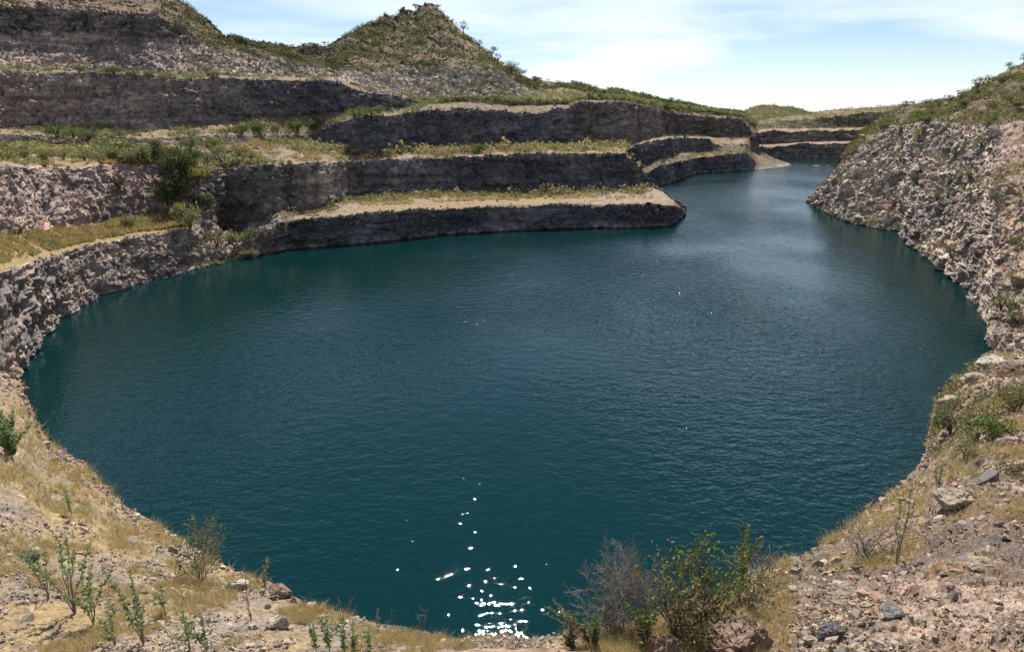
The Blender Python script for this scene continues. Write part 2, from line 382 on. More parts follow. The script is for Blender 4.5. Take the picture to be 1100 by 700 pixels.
lt = lerp_tint((-200, MAUVE), (170, MAUVE), (230, (0.15, 0.14, 0.13)), (320, (0.15, 0.145, 0.14)), (350, (0.22, 0.21, 0.20)), (378, (0.18, 0.17, 0.165)), (400, SHADE_ROCK), (736, SHADE_ROCK))
lt1 = lerp_tint((-200, GREYR), (190, (0.22, 0.20, 0.178)), (260, GREYR), (330, SHADE_ROCK), (736, SHADE_ROCK))
lb = lerp_tint((-200, PINK), (185, PINK), (215, GREYR), (290, GREYR), (330, PINK), (736, PINK))
sheet('quarry_terrace', xs, [
    dict(how=('rz', -2.0, -4.0), amp=.3),
    dict(y=W_Y, how=('z', 0.0), rows=3, amp=.6, tint=lt1),
    dict(wob=1.3, y=C1_Y, how=('back', [(-200, 12), (190, 9), (300, 2.6), (700, 2.2), (736, 1.5)]), rows=42, amp=[(-200, .65), (200, .7), (300, .75), (736, .7)], rock=1, tint=lt1),
    dict(y=T2_Y, how=('dz', [(-200, .6), (190, .6), (230, 2), (270, 2), (310, .5), (736, .4)]), rows=20, amp=[(-200, .22), (190, .22), (220, .9), (285, .9), (330, .22)], rock=[(-200, .05), (190, .05), (215, 1), (290, 1), (330, .1), (736, .05)],
         grass=[(-200, .9), (190, .9), (240, .3), (340, .6), (600, .7), (680, .25), (736, .1)], tint=lb),
    dict(wob=1.6, y=C2_Y, how=('back', [(-200, 14), (165, 13), (230, 9), (300, 6), (380, 4), (736, 3.2)]), rows=46, amp=[(-200, .55), (150, .6), (200, 1.0), (300, 1.0), (400, .75), (736, .7)], rock=1, tint=lt),
    dict(y=T3_Y, how=('z', T3_Z), rows=16, amp=.3, rock=[(-200, .1), (330, .25), (736, .25)], grass=[(-200, .75), (330, .4), (580, .35), (620, .9), (660, .9), (680, .3)], tint=lb, cut=(672, 682, 4.0, -3.0)),
    dict(how=('drop', 3, -4), rows=2, amp=.2, tint=lb),
], 101, M_TER, 'stepped grey rock benches along the left and far side of the flooded pit')
# --- wall of the channel behind the nose of the lower bench
xs = np.arange(640, 872, 0.7)
WB_Y = [(640, 207), (690, 204), (718, 197), (750, 186), (794, 183.5), (810, 182.5), (825, 181.8), (845, 179.5), (853, 178.6), (872, 178)]
FIRST['channel_wall'] = lambda xs: (lambda d: d * ((-CAMZ) / d[:, 2])[:, None] + np.array([0, 0, CAMZ]))(ray(xs, pl(WB_Y, xs)))
sheet('channel_wall', xs, [
    dict(how=('rz', -2.0, -4.0), amp=.3),
    dict(y=WB_Y, how=('z', [(640, 0), (850, 0), (856, -.6), (872, -3)]), rows=2, amp=.4, tint=SHADE_ROCK),
    dict(y=[(640, 196), (673, 192), (696, 185), (709, 178), (730, 174), (747, 170), (775, 167), (800, 165), (806, 168), (812, 175), (822, 177.5), (835, 178.5), (853, 178.4), (872, 178)],
         how=('back', [(640, 3), (800, 3), (815, 12), (853, 4), (872, 2)]), rows=22, amp=[(640, .8), (805, .8), (815, .25), (872, .1)], rock=[(640, 1), (803, 1), (812, .2), (872, .2)], tint=lerp_tint((640, SHADE_ROCK), (803, SHADE_ROCK), (810, (0.17, 0.145, 0.10)), (872, (0.17, 0.145, 0.10)))),
    dict(y=[(640, 185), (676, 184), (690, 177), (728, 163.5), (769, 162), (785, 160), (800, 160), (815, 166), (830, 174), (853, 178.2), (872, 178)],
         how=('dz', [(640, 2), (800, 2), (830, 1), (853, -.5), (872, -1)]), rows=14, amp=[(640, .4), (800, .4), (853, .1)], rock=[(640, .4), (780, .35), (810, .1)], grass=.5, tint=(0.17, 0.145, 0.105), rmax=420),
    dict(wob=1.2, y=[(640, 158), (676, 159), (690, 152), (728, 148), (761, 148), (768, 156), (785, 154), (800, 154), (815, 161), (830, 170), (853, 178), (872, 178)],
         how=('back', [(640, 3.5), (764, 3.5), (775, 12), (872, 12)]), rows=22, amp=[(640, .9), (766, .9), (780, .4), (872, .1)], rock=[(640, 1), (766, 1), (780, .4), (872, .2)], tint=lerp_tint((640, SHADE_ROCK), (766, SHADE_ROCK), (780, (0.16, 0.135, 0.105)), (872, (0.16, 0.135, 0.105)))),
    dict(y=T3_Y, how=('z', T3_Z), rows=10, amp=.4, rock=.2, grass=.4, tint=PINK, cut=(805, 815, 8.0, -3.0)),
    dict(how=('drop', 3, -8), rows=2, amp=.2, tint=PINK),
], 131, M_TER, 'dark rock wall with a ramp and sandy spit beside the far channel')
# --- upper benches and the conical hill
xs = np.arange(-200, 813, 1.15)
SKY_Y = [(-200, -110), (0, -70), (100, -45), (195, 2), (224, 23), (242, 40), (280, 47), (308, 51), (350, 50), (391, 28), (416, 17), (422, 20), (434, 10), (447, 12), (455, 5), (460, 3), (465, 5), (475, 14), (494, 32),
         (517, 50), (540, 70), (570, 86), (622, 91), (678, 101), (714, 109), (745, 115.5), (797, 123), (812, 134), (830, 141), (870, 150)]
ut = lerp_tint((-200, MAUVE), (250, MAUVE), (330, SHADE_ROCK), (600, SHADE_ROCK), (640, (0.16, 0.145, 0.135)), (870, (0.17, 0.155, 0.14)))
ut4 = lerp_tint((-200, (0.23, 0.185, 0.16)), (30, (0.22, 0.175, 0.155)), (60, MAUVE), (200, (0.175, 0.16, 0.152)), (300, SHADE_ROCK), (460, SHADE_ROCK), (500, PALE), (870, PINK))
us = lerp_tint((-200, MAUVE), (330, (0.27, 0.235, 0.2)), (400, PALE), (560, PALE), (600, OLIVEG), (870, OLIVEG))
uh = lerp_tint((-200, (0.24, 0.175, 0.14)), (180, (0.20, 0.15, 0.115)), (240, OLIVEG), (870, OLIVEG))
sheet('upper_terrace', xs, [
    dict(y=T3_Y, how=('z', T3_Z), amp=.3),
    dict(wob=2.2, y=[(-200, 150), (0, 146), (44, 145), (160, 147), (240, 145), (300, 146), (340, 146), (357, 134), (398, 123), (450, 121), (496, 116), (550, 121), (612, 118), (620, 110), (666, 110),
            (717, 121), (760, 126), (797, 128), (806, 140), (815, 146), (870, 151)],
         how=('back', [(-200, 2), (340, 2.5), (400, 4.5), (800, 5), (870, 3)]), rows=42, amp=[(-200, .5), (340, .6), (400, .95), (800, 1.0), (820, .5)], rock=[(-200, .7), (340, .8), (400, 1), (805, 1), (815, .3)], tint=ut),
    dict(y=[(-200, 142), (0, 139), (103, 136), (154, 141), (218, 134), (280, 128), (300, 126), (357, 121), (419, 119), (460, 111), (500, 109), (550, 113), (612, 112), (620, 107), (666, 107),
            (717, 116), (760, 121), (797, 126), (812, 138), (870, 150.6)],
         how=('back', [(-200, 11), (340, 11), (400, 14), (600, 14), (640, 9), (870, 8)]), rows=14, amp=.35, rock=.2, grass=[(-200, .7), (330, .5), (480, .5), (870, .6)], tint=lerp_tint((-200, PINK), (330, PINK), (430, (0.2, 0.17, 0.115)), (870, (0.2, 0.17, 0.115)))),
    dict(wob=1.8, y=[(-200, 76), (0, 75), (128, 81), (218, 85), (280, 85), (355, 87), (398, 100), (460, 109), (500, 104), (550, 108), (612, 108), (620, 105.5), (666, 106), (717, 114.5), (760, 120), (797, 125.4), (812, 137), (870, 150.4)],
         how=('back', [(-200, 14), (60, 14), (250, 8), (340, 5), (460, 3), (870, 3)]), rows=52, amp=[(-200, 1.1), (400, .8), (460, .5), (870, .4)], rock=[(-200, 1), (440, 1), (480, .6), (600, .3), (870, .3)], grass=.5, tint=ut4),
    dict(y=[(-200, 73), (0, 72.5), (128, 78), (218, 82), (280, 82), (355, 84), (398, 97), (460, 106), (500, 101), (550, 106), (612, 106), (666, 105), (717, 114), (760, 119.6), (797, 125.2), (812, 136.8), (870, 150.3)],
         how=('back', [(-200, 6), (400, 5), (870, 4)]), rows=6, amp=.3, rock=.15, grass=.6, tint=lerp_tint((-200, PINK), (330, PINK), (430, (0.2, 0.17, 0.115)), (870, (0.2, 0.17, 0.115)))),
    dict(y=[(-200, 40), (0, 40), (100, 36), (160, 40), (205, 45), (240, 55), (300, 64), (350, 74), (400, 77), (460, 72), (500, 73), (540, 81), (560, 92), (620, 99), (678, 104), (714, 112), (760, 118), (797, 124.6), (812, 136), (870, 150.2)],
         how=('back', [(-200, 22), (230, 20), (400, 22), (540, 20), (620, 14), (870, 10)]), rows=34, bow=.12, amp=[(-200, .8), (560, 1.0), (600, .5), (870, .4)], rock=[(-200, .85), (240, .85), (330, .6), (390, .95), (545, .95), (580, .2), (870, .15)],
         grass=[(-200, .2), (330, .4), (560, .3), (600, .9), (870, .9)], tint=us),
    dict(wob=2.0, y=[(-200, 2), (0, 6), (51, 8), (100, 12), (165, 18), (195, 30), (205, 38), (240, 52), (300, 61), (350, 70), (400, 72), (460, 67), (500, 69), (540, 78), (560, 91), (620, 97.5), (678, 103), (714, 111.3), (760, 117.6), (797, 124.2), (812, 135.5), (870, 150.1)],
         how=('back', [(-200, 6), (200, 5), (260, 8), (870, 6)]), rows=28, amp=[(-200, 1.1), (205, 1.0), (250, .6), (870, .4)], rock=[(-200, 1), (205, 1), (250, .6), (400, .6), (545, .5), (570, .2), (870, .1)], grass=.6, tint=lerp_tint((-200, (0.15, 0.13, 0.125)), (200, (0.15, 0.13, 0.125)), (250, MAUVE), (400, OLIVEG), (870, OLIVEG))),
    dict(y=SKY_Y, how=('back', [(-200, 60), (150, 60), (240, 22), (340, 20), (391, 62), (416, 78), (460, 96), (517, 66), (560, 30), (620, 30), (700, 22), (870, 12)]), rows=64, amp=[(-200, 1.4), (380, 1.3), (460, 1.6), (540, 1.0), (600, .5), (870, .4)],
         rock=[(-200, .45), (240, .35), (300, .5), (400, .42), (460, .48), (560, .25), (600, .1), (870, .1)], grass=.55, tint=uh),
    dict(how=('drop', 8, -1.5), rows=4, amp=.6, rock=.3, grass=.5, tint=uh),
    dict(how=('drop', 90, [(-200, -45), (460, -45), (600, -14), (870, -10)]), rows=10, amp=.6, rock=.3, grass=.5, tint=uh),
], 161, M_TER, 'upper rock benches and the green conical hill above the pit')
# --- far end of the channel
xs = np.arange(770, 1060, 0.9)
ft = lerp_tint((770, (0.13, 0.115, 0.105)), (1060, (0.14, 0.12, 0.105)))
FIRST['far_quarry_wall'] = lambda xs: (lambda d: d * ((-CAMZ) / d[:, 2])[:, None] + np.array([0, 0, CAMZ]))(ray(xs, np.full(len(xs), 169.5)))
sheet('far_quarry_wall', xs, [
    dict(how=('rz', -3.0, -4.0), amp=.3, scale=1.5),
    dict(y=169.5, how=('z', 0.0), rows=2, amp=.5, tint=ft),
    dict(wob=0.8, y=[(770, 160), (820, 158), (871, 154.5), (923, 154), (1060, 154)], how=('back', 4), rows=20, amp=1.0, tint=ft),
    dict(y=[(770, 157), (820, 155.5), (871, 152), (923, 151.5), (1060, 151)], how=('back', 14), rows=6, amp=.5, rock=.3, grass=.3, tint=PINK),
    dict(wob=1.0, y=[(770, 150), (800, 149), (810, 143), (820, 141.5), (923, 140), (1060, 138)], how=('back', 5), rows=20, amp=1.0, tint=ft),
    dict(y=[(770, 146), (800, 145), (820, 138.5), (923, 137), (1060, 135)], how=('back', 32), rows=6, amp=.4, rock=.1, grass=.7, tint=PINK),
    dict(y=[(770, 135), (800, 134), (850, 129), (889, 126), (930, 121), (1060, 117)], how=('back', [(770, 20), (850, 18), (900, 8), (1060, 8)]), rows=18, amp=1.0, rock=[(770, .2), (850, .5), (900, .8), (1060, .8)], grass=.6, tint=(0.17, 0.145, 0.12)),
    dict(y=[(770, 133), (797, 131), (830, 127), (871, 122.5), (889, 118.5), (930, 116), (969, 113.5), (1010, 111), (1060, 107)], how=('back', 50), rows=12, amp=.6, rock=.1, grass=.6, tint=OLIVEG),
    dict(how=('drop', 120, -20), rows=8, amp=.6, rock=.2, grass=.5, tint=OLIVEG),
], 191, M_TER, 'low dark rock benches closing the far end of the channel')
# --- distant hill
xs = np.arange(700, 990, 1.0)
sheet('distant_hill', xs, [
    dict(y=136, how=('z', 14.0), amp=.6, scale=3.0, rmax=760),
    dict(y=[(700, 131), (797, 122), (805, 117), (812, 114.5), (822, 113.2), (830, 113.5), (840, 115.5), (848, 114.8), (858, 117), (871, 121.5), (890, 127), (990, 131)], how=('back', 190), rows=40, amp=2.2, rock=.25, grass=.5, tint=OLIVEG),
    dict(how=('drop', 200, -40), rows=8, amp=2, rock=.2, grass=.5, tint=OLIVEG),
], 211, M_TER, 'hazy green hill with two soft tops beyond the channel')
# --- right bank
xs = np.arange(867, 1320, 0.9)
WR_Y = [(867, 216), (873, 220), (890, 230), (911, 240), (940, 245), (963, 250), (983, 268), (1000, 280), (1014, 289), (1037, 314), (1050, 331), (1058, 342), (1066, 376), (1100, 386), (1320, 466)]
FIRST['right_bank'] = lambda xs: (lambda d: d * ((-CAMZ) / d[:, 2])[:, None] + np.array([0, 0, CAMZ]))(ray(xs, pl(WR_Y, xs)))
rt = lerp_tint((867, (0.35, 0.33, 0.29)), (1000, (0.31, 0.285, 0.25)), (1050, (0.30, 0.265, 0.23)), (1090, (0.34, 0.275, 0.22)), (1320, (0.34, 0.275, 0.22)))
sheet('right_bank', xs, [
    dict(how=('rz', -2.0, -4.0), amp=.3, scale=1.02),
    dict(y=WR_Y, how=('z', [(867, 0), (1058, 0), (1066, .4), (1100, 5), (1320, 12)]), rows=3, amp=.7, tint=rt),
    dict(y=[(867, 214.5), (873, 214), (885, 201), (897, 186), (905, 172), (917, 159), (930, 151), (945, 143), (964, 137), (1000, 133), (1038, 134), (1060, 136), (1100, 132), (1320, 112)],
         how=('back', [(867, .6), (873, 4), (885, 13), (905, 28), (930, 40), (1000, 54), (1058, 64), (1066, 64), (1100, 64), (1320, 60)]), rows=170, persp=1, amp=[(867, .8), (1000, 1.0), (1066, .95), (1320, .8)],
         rock=[(867, 1), (1020, 1), (1070, .5), (1320, .42)], grass=.15, tint=rt),
    dict(y=[(867, 214), (885, 200), (905, 170), (917, 156), (930, 146), (945, 137), (964, 131), (1000, 127), (1038, 127), (1100, 122), (1320, 100)],
         how=('back', [(867, 1), (905, 3), (940, 12), (1320, 14)]), rows=14, amp=.7, rock=[(867, .8), (905, .3), (1320, .35)], grass=.5, tint=rt),
    dict(y=[(867, 213.8), (885, 199), (905, 168.5), (917, 154), (925, 146), (940, 132), (955, 122), (969, 115), (990, 112), (1010, 110), (1030, 103), (1046, 96), (1067, 85), (1100, 68), (1320, -45)],
         how=('back', [(867, 1), (905, 3), (940, 25), (969, 60), (1010, 70), (1100, 80), (1320, 80)]), rows=50, amp=1.3, rock=.4, grass=.45, tint=(0.15, 0.125, 0.085)),
    dict(how=('drop', [(867, 6), (905, 12), (969, 60), (1320, 90)], [(867, -6), (905, -16), (969, -20), (1320, -20)]), rows=12, amp=.6, rock=.2, grass=.5, tint=OLIVEG),
], 231, M_TER, 'rubbly pale slope of the right bank with a scrubby hillside above')
# --- near bank under the photographer
xs = np.arange(-220, 1320, 1.8)
E_Y = [(-220, 320), (0, 398), (14, 404), (25, 413), (31, 434), (43, 460), (54, 477), (75, 489), (94, 501), (129, 540), (169, 564), (206, 589), (254, 614), (300, 631), (319, 647), (360, 656), (411, 671),
       (460, 682), (500, 686), (573, 688), (650, 675), (700, 664), (767, 644), (795, 626), (826, 609), (875, 590), (925, 556), (972, 518), (994, 492), (1000, 465), (1003, 437), (1020, 415), (1037, 401), (1055, 386), (1066, 376), (1100, 386), (1320, 466)]
E_Z = [(-220, 10), (0, 3), (25, .3), (45, .2), (90, 1.2), (150, 5), (206, 9), (254, 12), (320, 15), (411, 17.2), (500, 17.8), (640, 17.6), (770, 16.5), (826, 14), (875, 11), (925, 7), (972, 3), (994, 1), (1003, .2), (1060, .2), (1066, .4), (1100, 5), (1320, 12)]
FIRST['near_bank'] = lambda xs: (lambda d: d / np.hypot(d[:, 0], d[:, 1])[:, None] * 1.6 * np.array([1, 1, 0]) + np.array([0, 0, 28.4]))(ray(xs, np.full(len(xs), 900.)))
nt_ = lerp_tint((-220, (0.275, 0.238, 0.205)), (500, (0.275, 0.232, 0.198)), (800, (0.185, 0.152, 0.124)), (1320, (0.185, 0.152, 0.124)))
sheet('near_bank', xs, [
    dict(how=('rz', 0.0, 28.4), amp=.05, scale=.28),
    dict(y=712, how=('z', [(-220, 17), (300, 18.2), (550, 18.6), (800, 18.6), (1100, 19), (1320, 22)]), rows=40, persp=1, amp=.10, rock=.35, grass=.3, tint=nt_),
    dict(y=E_Y, how=('z', E_Z), rows=155, persp=1, amp=[(-220, .22), (400, .14), (700, .14), (850, .2), (1320, .26)], rock=[(-220, .3), (300, .3), (500, .3), (800, .42), (1000, .5), (1320, .5)],
         grass=[(-220, .6), (330, .6), (420, .3), (560, .35), (640, .6), (800, .5), (860, .05), (1320, .05)], tint=nt_),
    dict(how=('drop', [(-220, 6), (0, 3), (25, 1.5), (90, 2), (150, 5), (206, 7), (320, 11), (411, 13), (640, 13), (770, 12), (875, 9), (972, 3), (1003, 1.5), (1066, 3), (1100, 4), (1320, 4)],
              [(-220, -6), (0, -5), (25, -3), (90, -4.5), (150, -8), (206, -12), (320, -18), (411, -20.5), (640, -20.5), (770, -19), (875, -14), (972, -6), (1003, -3), (1066, -3), (1100, -4), (1320, -4)]),
         rows=14, amp=.2, rock=.7, grass=.2, tint=nt_),
], 251, M_NEAR, 'stony near bank with dry grass where the photographer stands')

# water
me = np_mesh('water', np.array([[-700, -60, 0], [900, -60, 0], [900, 1000, 0], [-700, 1000, 0]], float), np.array([[0, 1, 2, 3]]))
tag(link('water', me, M_WATER), 'deep blue green water filling the old quarry pit', kind='structure')
# country round about, out to the horizon
az = np.linspace(-math.pi, math.pi, 181); rr = np.concatenate([[0, .15, .35, .6], np.geomspace(1, 12, 26)])
A, Rr = np.meshgrid(az, rr); deg = np.abs(np.degrees(A))
rin = np.interp(deg, [0, 48, 62, 95, 180], [820, 820, 330, 26, 4]); R2 = rin + np.where(Rr < 1, Rr * 40, (Rr - 1) ** 1.6 * 95 + 40)
Pg = np.stack([np.sin(A) * R2, np.cos(A) * R2, np.zeros_like(A)], -1).reshape(-1, 3)
lift = np.interp(deg.ravel(), [0, 48, 62, 95, 180], [8, 8, 26, 27.5, 28.2])
Pg[:, 2] = lift + fbm(Pg / 260, 4, 5) * np.clip((R2.ravel() - rin.ravel() - 30) / 300, 0, 1) * 26
nr, na = A.shape; idx = np.arange(nr * na).reshape(nr, na)
Fq = np.stack([idx[:-1, :-1], idx[:-1, 1:], idx[1:, 1:], idx[1:, :-1]], -1).reshape(-1, 4)
k = len(Pg)
tag(link('ground', np_mesh('ground', Pg, Fq, {'rock': np.full(k, .15), 'grass': np.full(k, .5), 'tint': np.tile(OLIVEG, (k, 1)), 'cell': np.full(k, .5)}, True), M_TER),
    'dry scrubby country around the pit reaching the horizon', kind='structure')

# ------------------------------------------------------------------ placing things on the ground
def place(px, py, names=('quarry_terrace', 'channel_wall', 'upper_terrace', 'far_quarry_wall', 'right_bank', 'near_bank'), tol=2.2):
    best = None
    for nm in names:
        S = SHEETS[nm]
        m = (np.abs(S['px'] - px) < tol) & (np.abs(S['py'] - py) < tol)
        if not m.any(): continue
        d = np.where(m, S['dep'], 1e9); k = np.unravel_index(np.argmin(d), d.shape)
        if best is None or S['dep'][k] < best[1]: best = (S['G'][k].copy(), S['dep'][k], nm)
    if best is None:
        return place(px, py + 2, names, tol + 2) if tol < 24 else None
    return best
def scatter(nm, strips, n, xr=(-60, 1160), yr=(-60, 760), mask=None, fr=(0, 1), rng=rng):
    S = SHEETS[nm]
    m = np.isin(S['strip'], strips) & (S['px'] > xr[0]) & (S['px'] < xr[1]) & (S['py'] > yr[0]) & (S['py'] < yr[1]) & (S['frac'] >= fr[0]) & (S['frac'] <= fr[1])
    m[-1] = False; m[:, -1] = False
    ii = np.argwhere(m)
    if mask is not None:
        w = mask(S['G'][ii[:, 0], ii[:, 1]]); ii = ii[rng.random(len(ii)) < w]
    if not len(ii): return np.zeros((0, 3)), np.zeros(0)
    pick = ii[rng.integers(0, len(ii), n)]
    a, b = rng.random((n, 1)), rng.random((n, 1)); G = S['G']; r, c = pick[:, 0], pick[:, 1]
    P = (G[r, c] * (1 - a) + G[r, c + 1] * a) * (1 - b) + (G[r + 1, c] * (1 - a) + G[r + 1, c + 1] * a) * b
    return P, S['dep'][r, c]
def rotz(v, a): 
    c, s = np.cos(a), np.sin(a); return np.stack([v[..., 0] * c - v[..., 1] * s, v[..., 0] * s + v[..., 1] * c, v[..., 2]], -1)
def unit(v): return v / (np.linalg.norm(v, axis=-1, keepdims=True) + 1e-9)

# ------------------------------------------------------------------ plant meshes
def leaf_quads(C, L, size, aspect, r):
    """C centres, L long axes; flat-ish leaves with a small fold"""
    n = len(C); L = unit(L); R = unit(np.cross(L, r.normal(size=(n, 3)))); U = np.cross(L, R)
    s = np.asarray(size).reshape(-1, 1) * np.ones((n, 1)); w = s * aspect
    V = np.stack([C, C + L * s * .5 + R * w * .5 + U * w * .14, C + L * s, C + L * s * .5 - R * w * .5 + U * w * .14], 1)
    return V.reshape(-1, 3), np.arange(4 * n).reshape(-1, 4)
def leaf_cloud(r, blobs, n, size, aspect=.6):
    C = []; Ld = []
    wts = np.array([b[1][0] * b[1][1] * b[1][2] for b in blobs]) ** .7; wts /= wts.sum()
    for (c, rad), k in zip(blobs, r.multinomial(n, wts)):
        d = unit(r.normal(size=(k, 3))); q = r.random((k, 1)) ** .42
        C.append(np.array(c) + d * q * np.array(rad)); Ld.append(d + r.normal(size=(k, 3)) * .8)
    C, Ld = np.concatenate(C), np.concatenate(Ld)
    V, Fq = leaf_quads(C, Ld, size * (.6 + .8 * r.random(n)), aspect, r)
    return V, Fq, np.repeat(np.clip(.5 + .35 * r.normal(size=n), 0, 1), 4)
class Tubes:
    def __init__(self): self.V = []; self.F = []; self.k = 0
    def add(self, pts, rad, sides=5):
        pts = np.asarray(pts, float); m = len(pts); rad = np.broadcast_to(rad, (m,)) if np.ndim(rad) else np.full(m, rad)
        T = unit(np.gradient(pts, axis=0)); ref = np.array([.31, .9, .2]) if abs(T[0][1]) < .8 else np.array([.9, .1, .3])
        A = unit(np.cross(T, ref)); B = np.cross(T, A); th = np.arange(sides) * 2 * np.pi / sides
        ring = pts[:, None] + rad[:, None, None] * (A[:, None] * np.cos(th)[None, :, None] + B[:, None] * np.sin(th)[None, :, None])
        self.V.append(ring.reshape(-1, 3)); ix = np.arange(m * sides).reshape(m, sides) + self.k
        nx = np.roll(ix, -1, 1)
        self.F.append(np.stack([ix[:-1], nx[:-1], nx[1:], ix[1:]], -1).reshape(-1, 4)); self.k += m * sides
    def mesh(self, name): return np_mesh(name, np.concatenate(self.V), np.concatenate(self.F), smooth=True)

SHRUB_M = {}
def shrub_mesh(kind, var, mat):
    key = (kind, var, mat.name)
    if key in SHRUB_M: return SHRUB_M[key]
    r = np.random.default_rng(hash((kind, var)) % 99991 if False else (sum(map(ord, kind)) * 31 + var))
    blobs = []
    if kind == 'round':
        for i in range(9):
            a = r.random() * 6.28; q = r.random() ** .6 * .72; blobs.append(((math.cos(a) * q, math.sin(a) * q, .45 + .65 * r.random() * (1 - .5 * q)), (r.uniform(.25, .45),) * 2 + (r.uniform(.22, .42),)))
        n, sz = 900, .115
    elif kind == 'wispy':
        for i in range(12):
            a = r.random() * 6.28; q = r.random() ** .5 * .75; blobs.append(((math.cos(a) * q, math.sin(a) * q, .3 + .75 * r.random()), (r.uniform(.12, .26),) * 2 + (r.uniform(.2, .42),)))
        n, sz = 560, .11
    else:                                                                  # flat
        for i in range(10):
            a = r.random() * 6.28; q = r.random() ** .5 * .9; blobs.append(((math.cos(a) * q, math.sin(a) * q, .28 + .3 * r.random()), (r.uniform(.25, .4),) * 2 + (r.uniform(.16, .3),)))
        n, sz = 760, .11
    V, Fq, var_ = leaf_cloud(r, blobs, n, sz)
    V[:, 2] = np.maximum(V[:, 2], -.05)
    me = np_mesh('shrub_foliage', V, Fq, {'var': var_}); me.materials.append(mat); SHRUB_M[key] = me
    return me
STEM_M = {}
def shrub_stems(var):
    if var in STEM_M: return STEM_M[var]
    r = np.random.default_rng(900 + var); t = Tubes()
    for i in range(6):
        a = i * 1.05 + r.random(); q = r.uniform(.25, .6)
        e = np.array([math.cos(a) * q, math.sin(a) * q, r.uniform(.6, .95)]); mid = e * np.array([.35, .35, .5]) + r.normal(size=3) * .04
        t.add([np.array([0, 0, -.12]) + r.normal(size=3) * .03, mid, e], [.035, .025, .01], 4)
    STEM_M[var] = t.mesh('shrub_stems'); STEM_M[var].materials.append(M_BARK); return STEM_M[var]
LOOK = {'round': 'rounded', 'wispy': 'thin wispy', 'flat': 'low spreading'}
HUE = {'grey_green_leaves': 'grey green', 'fresh_green_leaves': 'green', 'dark_green_leaves': 'dark green', 'olive_leaves': 'olive', 'dry_grey_twigs_and_leaves': 'dry tan', 'yellow_green_leaves': 'yellow green'}
def shrub(px, py, wpx, kind, mat, label, group, hscale=1.0, names=None, parts=True):
    hit = place(px, py, names) if names else place(px, py)
    if hit is None: return None
    p, dep, nm = hit; s = wpx * dep / F / 2; v = int(rng.integers(0, 5))
    rz = rng.random() * 6.28; sc = (s, s * rng.uniform(.85, 1.1), s * hscale)
    if parts and wpx >= 15:
        o = bpy.data.objects.new('shrub', None); COL.objects.link(o)
        link('foliage', shrub_mesh(kind, v, mat), None, o); link('stems', shrub_stems(v), None, o)
    else:
        o = link('shrub', shrub_mesh(kind, v, mat))
    o.location = p - np.array([0, 0, .03 * s]); o.rotation_euler = (0, 0, rz); o.scale = sc
    if group:
        label = ('large ' if wpx >= 24 else 'small ' if wpx < 11 else '') + LOOK[kind] + ' ' + HUE[mat.name] + ' ' + label
    tag(o, label, 'shrub', group); return o
TREE_M = {}
def tree_meshes(kind, var, mat):
    key = (kind, var, mat.name)
    if key in TREE_M: return TREE_M[key]
    r = np.random.default_rng(sum(map(ord, kind)) * 17 + var + 5); t = Tubes()
    blobs = []; bend = r.normal(size=2) * .05
    top = .62 if kind != 'umbrella' else .8
    trunk = [np.array([bend[0] * z * 3, bend[1] * z * 3, z]) for z in (-.06, .15, .35, top)]
    t.add(trunk, [.040, .032, .026, .014], 6)
    for i in range(8):
        a = i * .79 + r.random() * .5; z0 = r.uniform(.28, .55) if kind != 'umbrella' else r.uniform(.55, .75)
        q = r.uniform(.16, .34); z1 = {'round': z0 + r.uniform(.08, .36), 'sparse': z0 + r.uniform(.1, .42), 'umbrella': r.uniform(.82, .92)}[kind]
        e = np.array([math.cos(a) * q, math.sin(a) * q, z1]); b = np.array([bend[0] * z0 * 3, bend[1] * z0 * 3, z0])
        t.add([b, (b + e) / 2 + np.array([0, 0, .02]), e], [.018, .012, .005], 4)
        k = {'round': .17, 'sparse': .105, 'umbrella': .13}[kind]
        blobs.append((e, (k * r.uniform(.8, 1.3), k * r.uniform(.8, 1.3), k * (r.uniform(.6, .95) if kind != 'umbrella' else .35))))
    blobs.append((np.array([bend[0] * 2, bend[1] * 2, .86]), (.15, .15, .12)))
    V, Fq, v_ = leaf_cloud(r, blobs, 1000 if kind == 'round' else 520, .045)
    me = np_mesh('tree_crown', V, Fq, {'var': v_}); me.materials.append(mat)
    tm = t.mesh('tree_trunk'); tm.materials.append(M_BARK); TREE_M[key] = (me, tm); return TREE_M[key]
def tree(px, py, hpx, kind, mat, label, group=None, wide=1.0, names=None):
    hit = place(px, py, names) if names else place(px, py)
    if hit is None: return None
    p, dep, nm = hit; h = hpx * dep / F
    o = bpy.data.objects.new('tree', None); COL.objects.link(o)
    cm, tm = tree_meshes(kind, int(rng.integers(0, 4)), mat)
    link('crown', cm, None, o); link('trunk', tm, None, o)
    o.location = p - np.array([0, 0, .04 * h]); o.rotation_euler = (0, 0, rng.random() * 6.28); o.scale = (h * wide, h * wide, h)
    tag(o, label, 'tree', group); return o

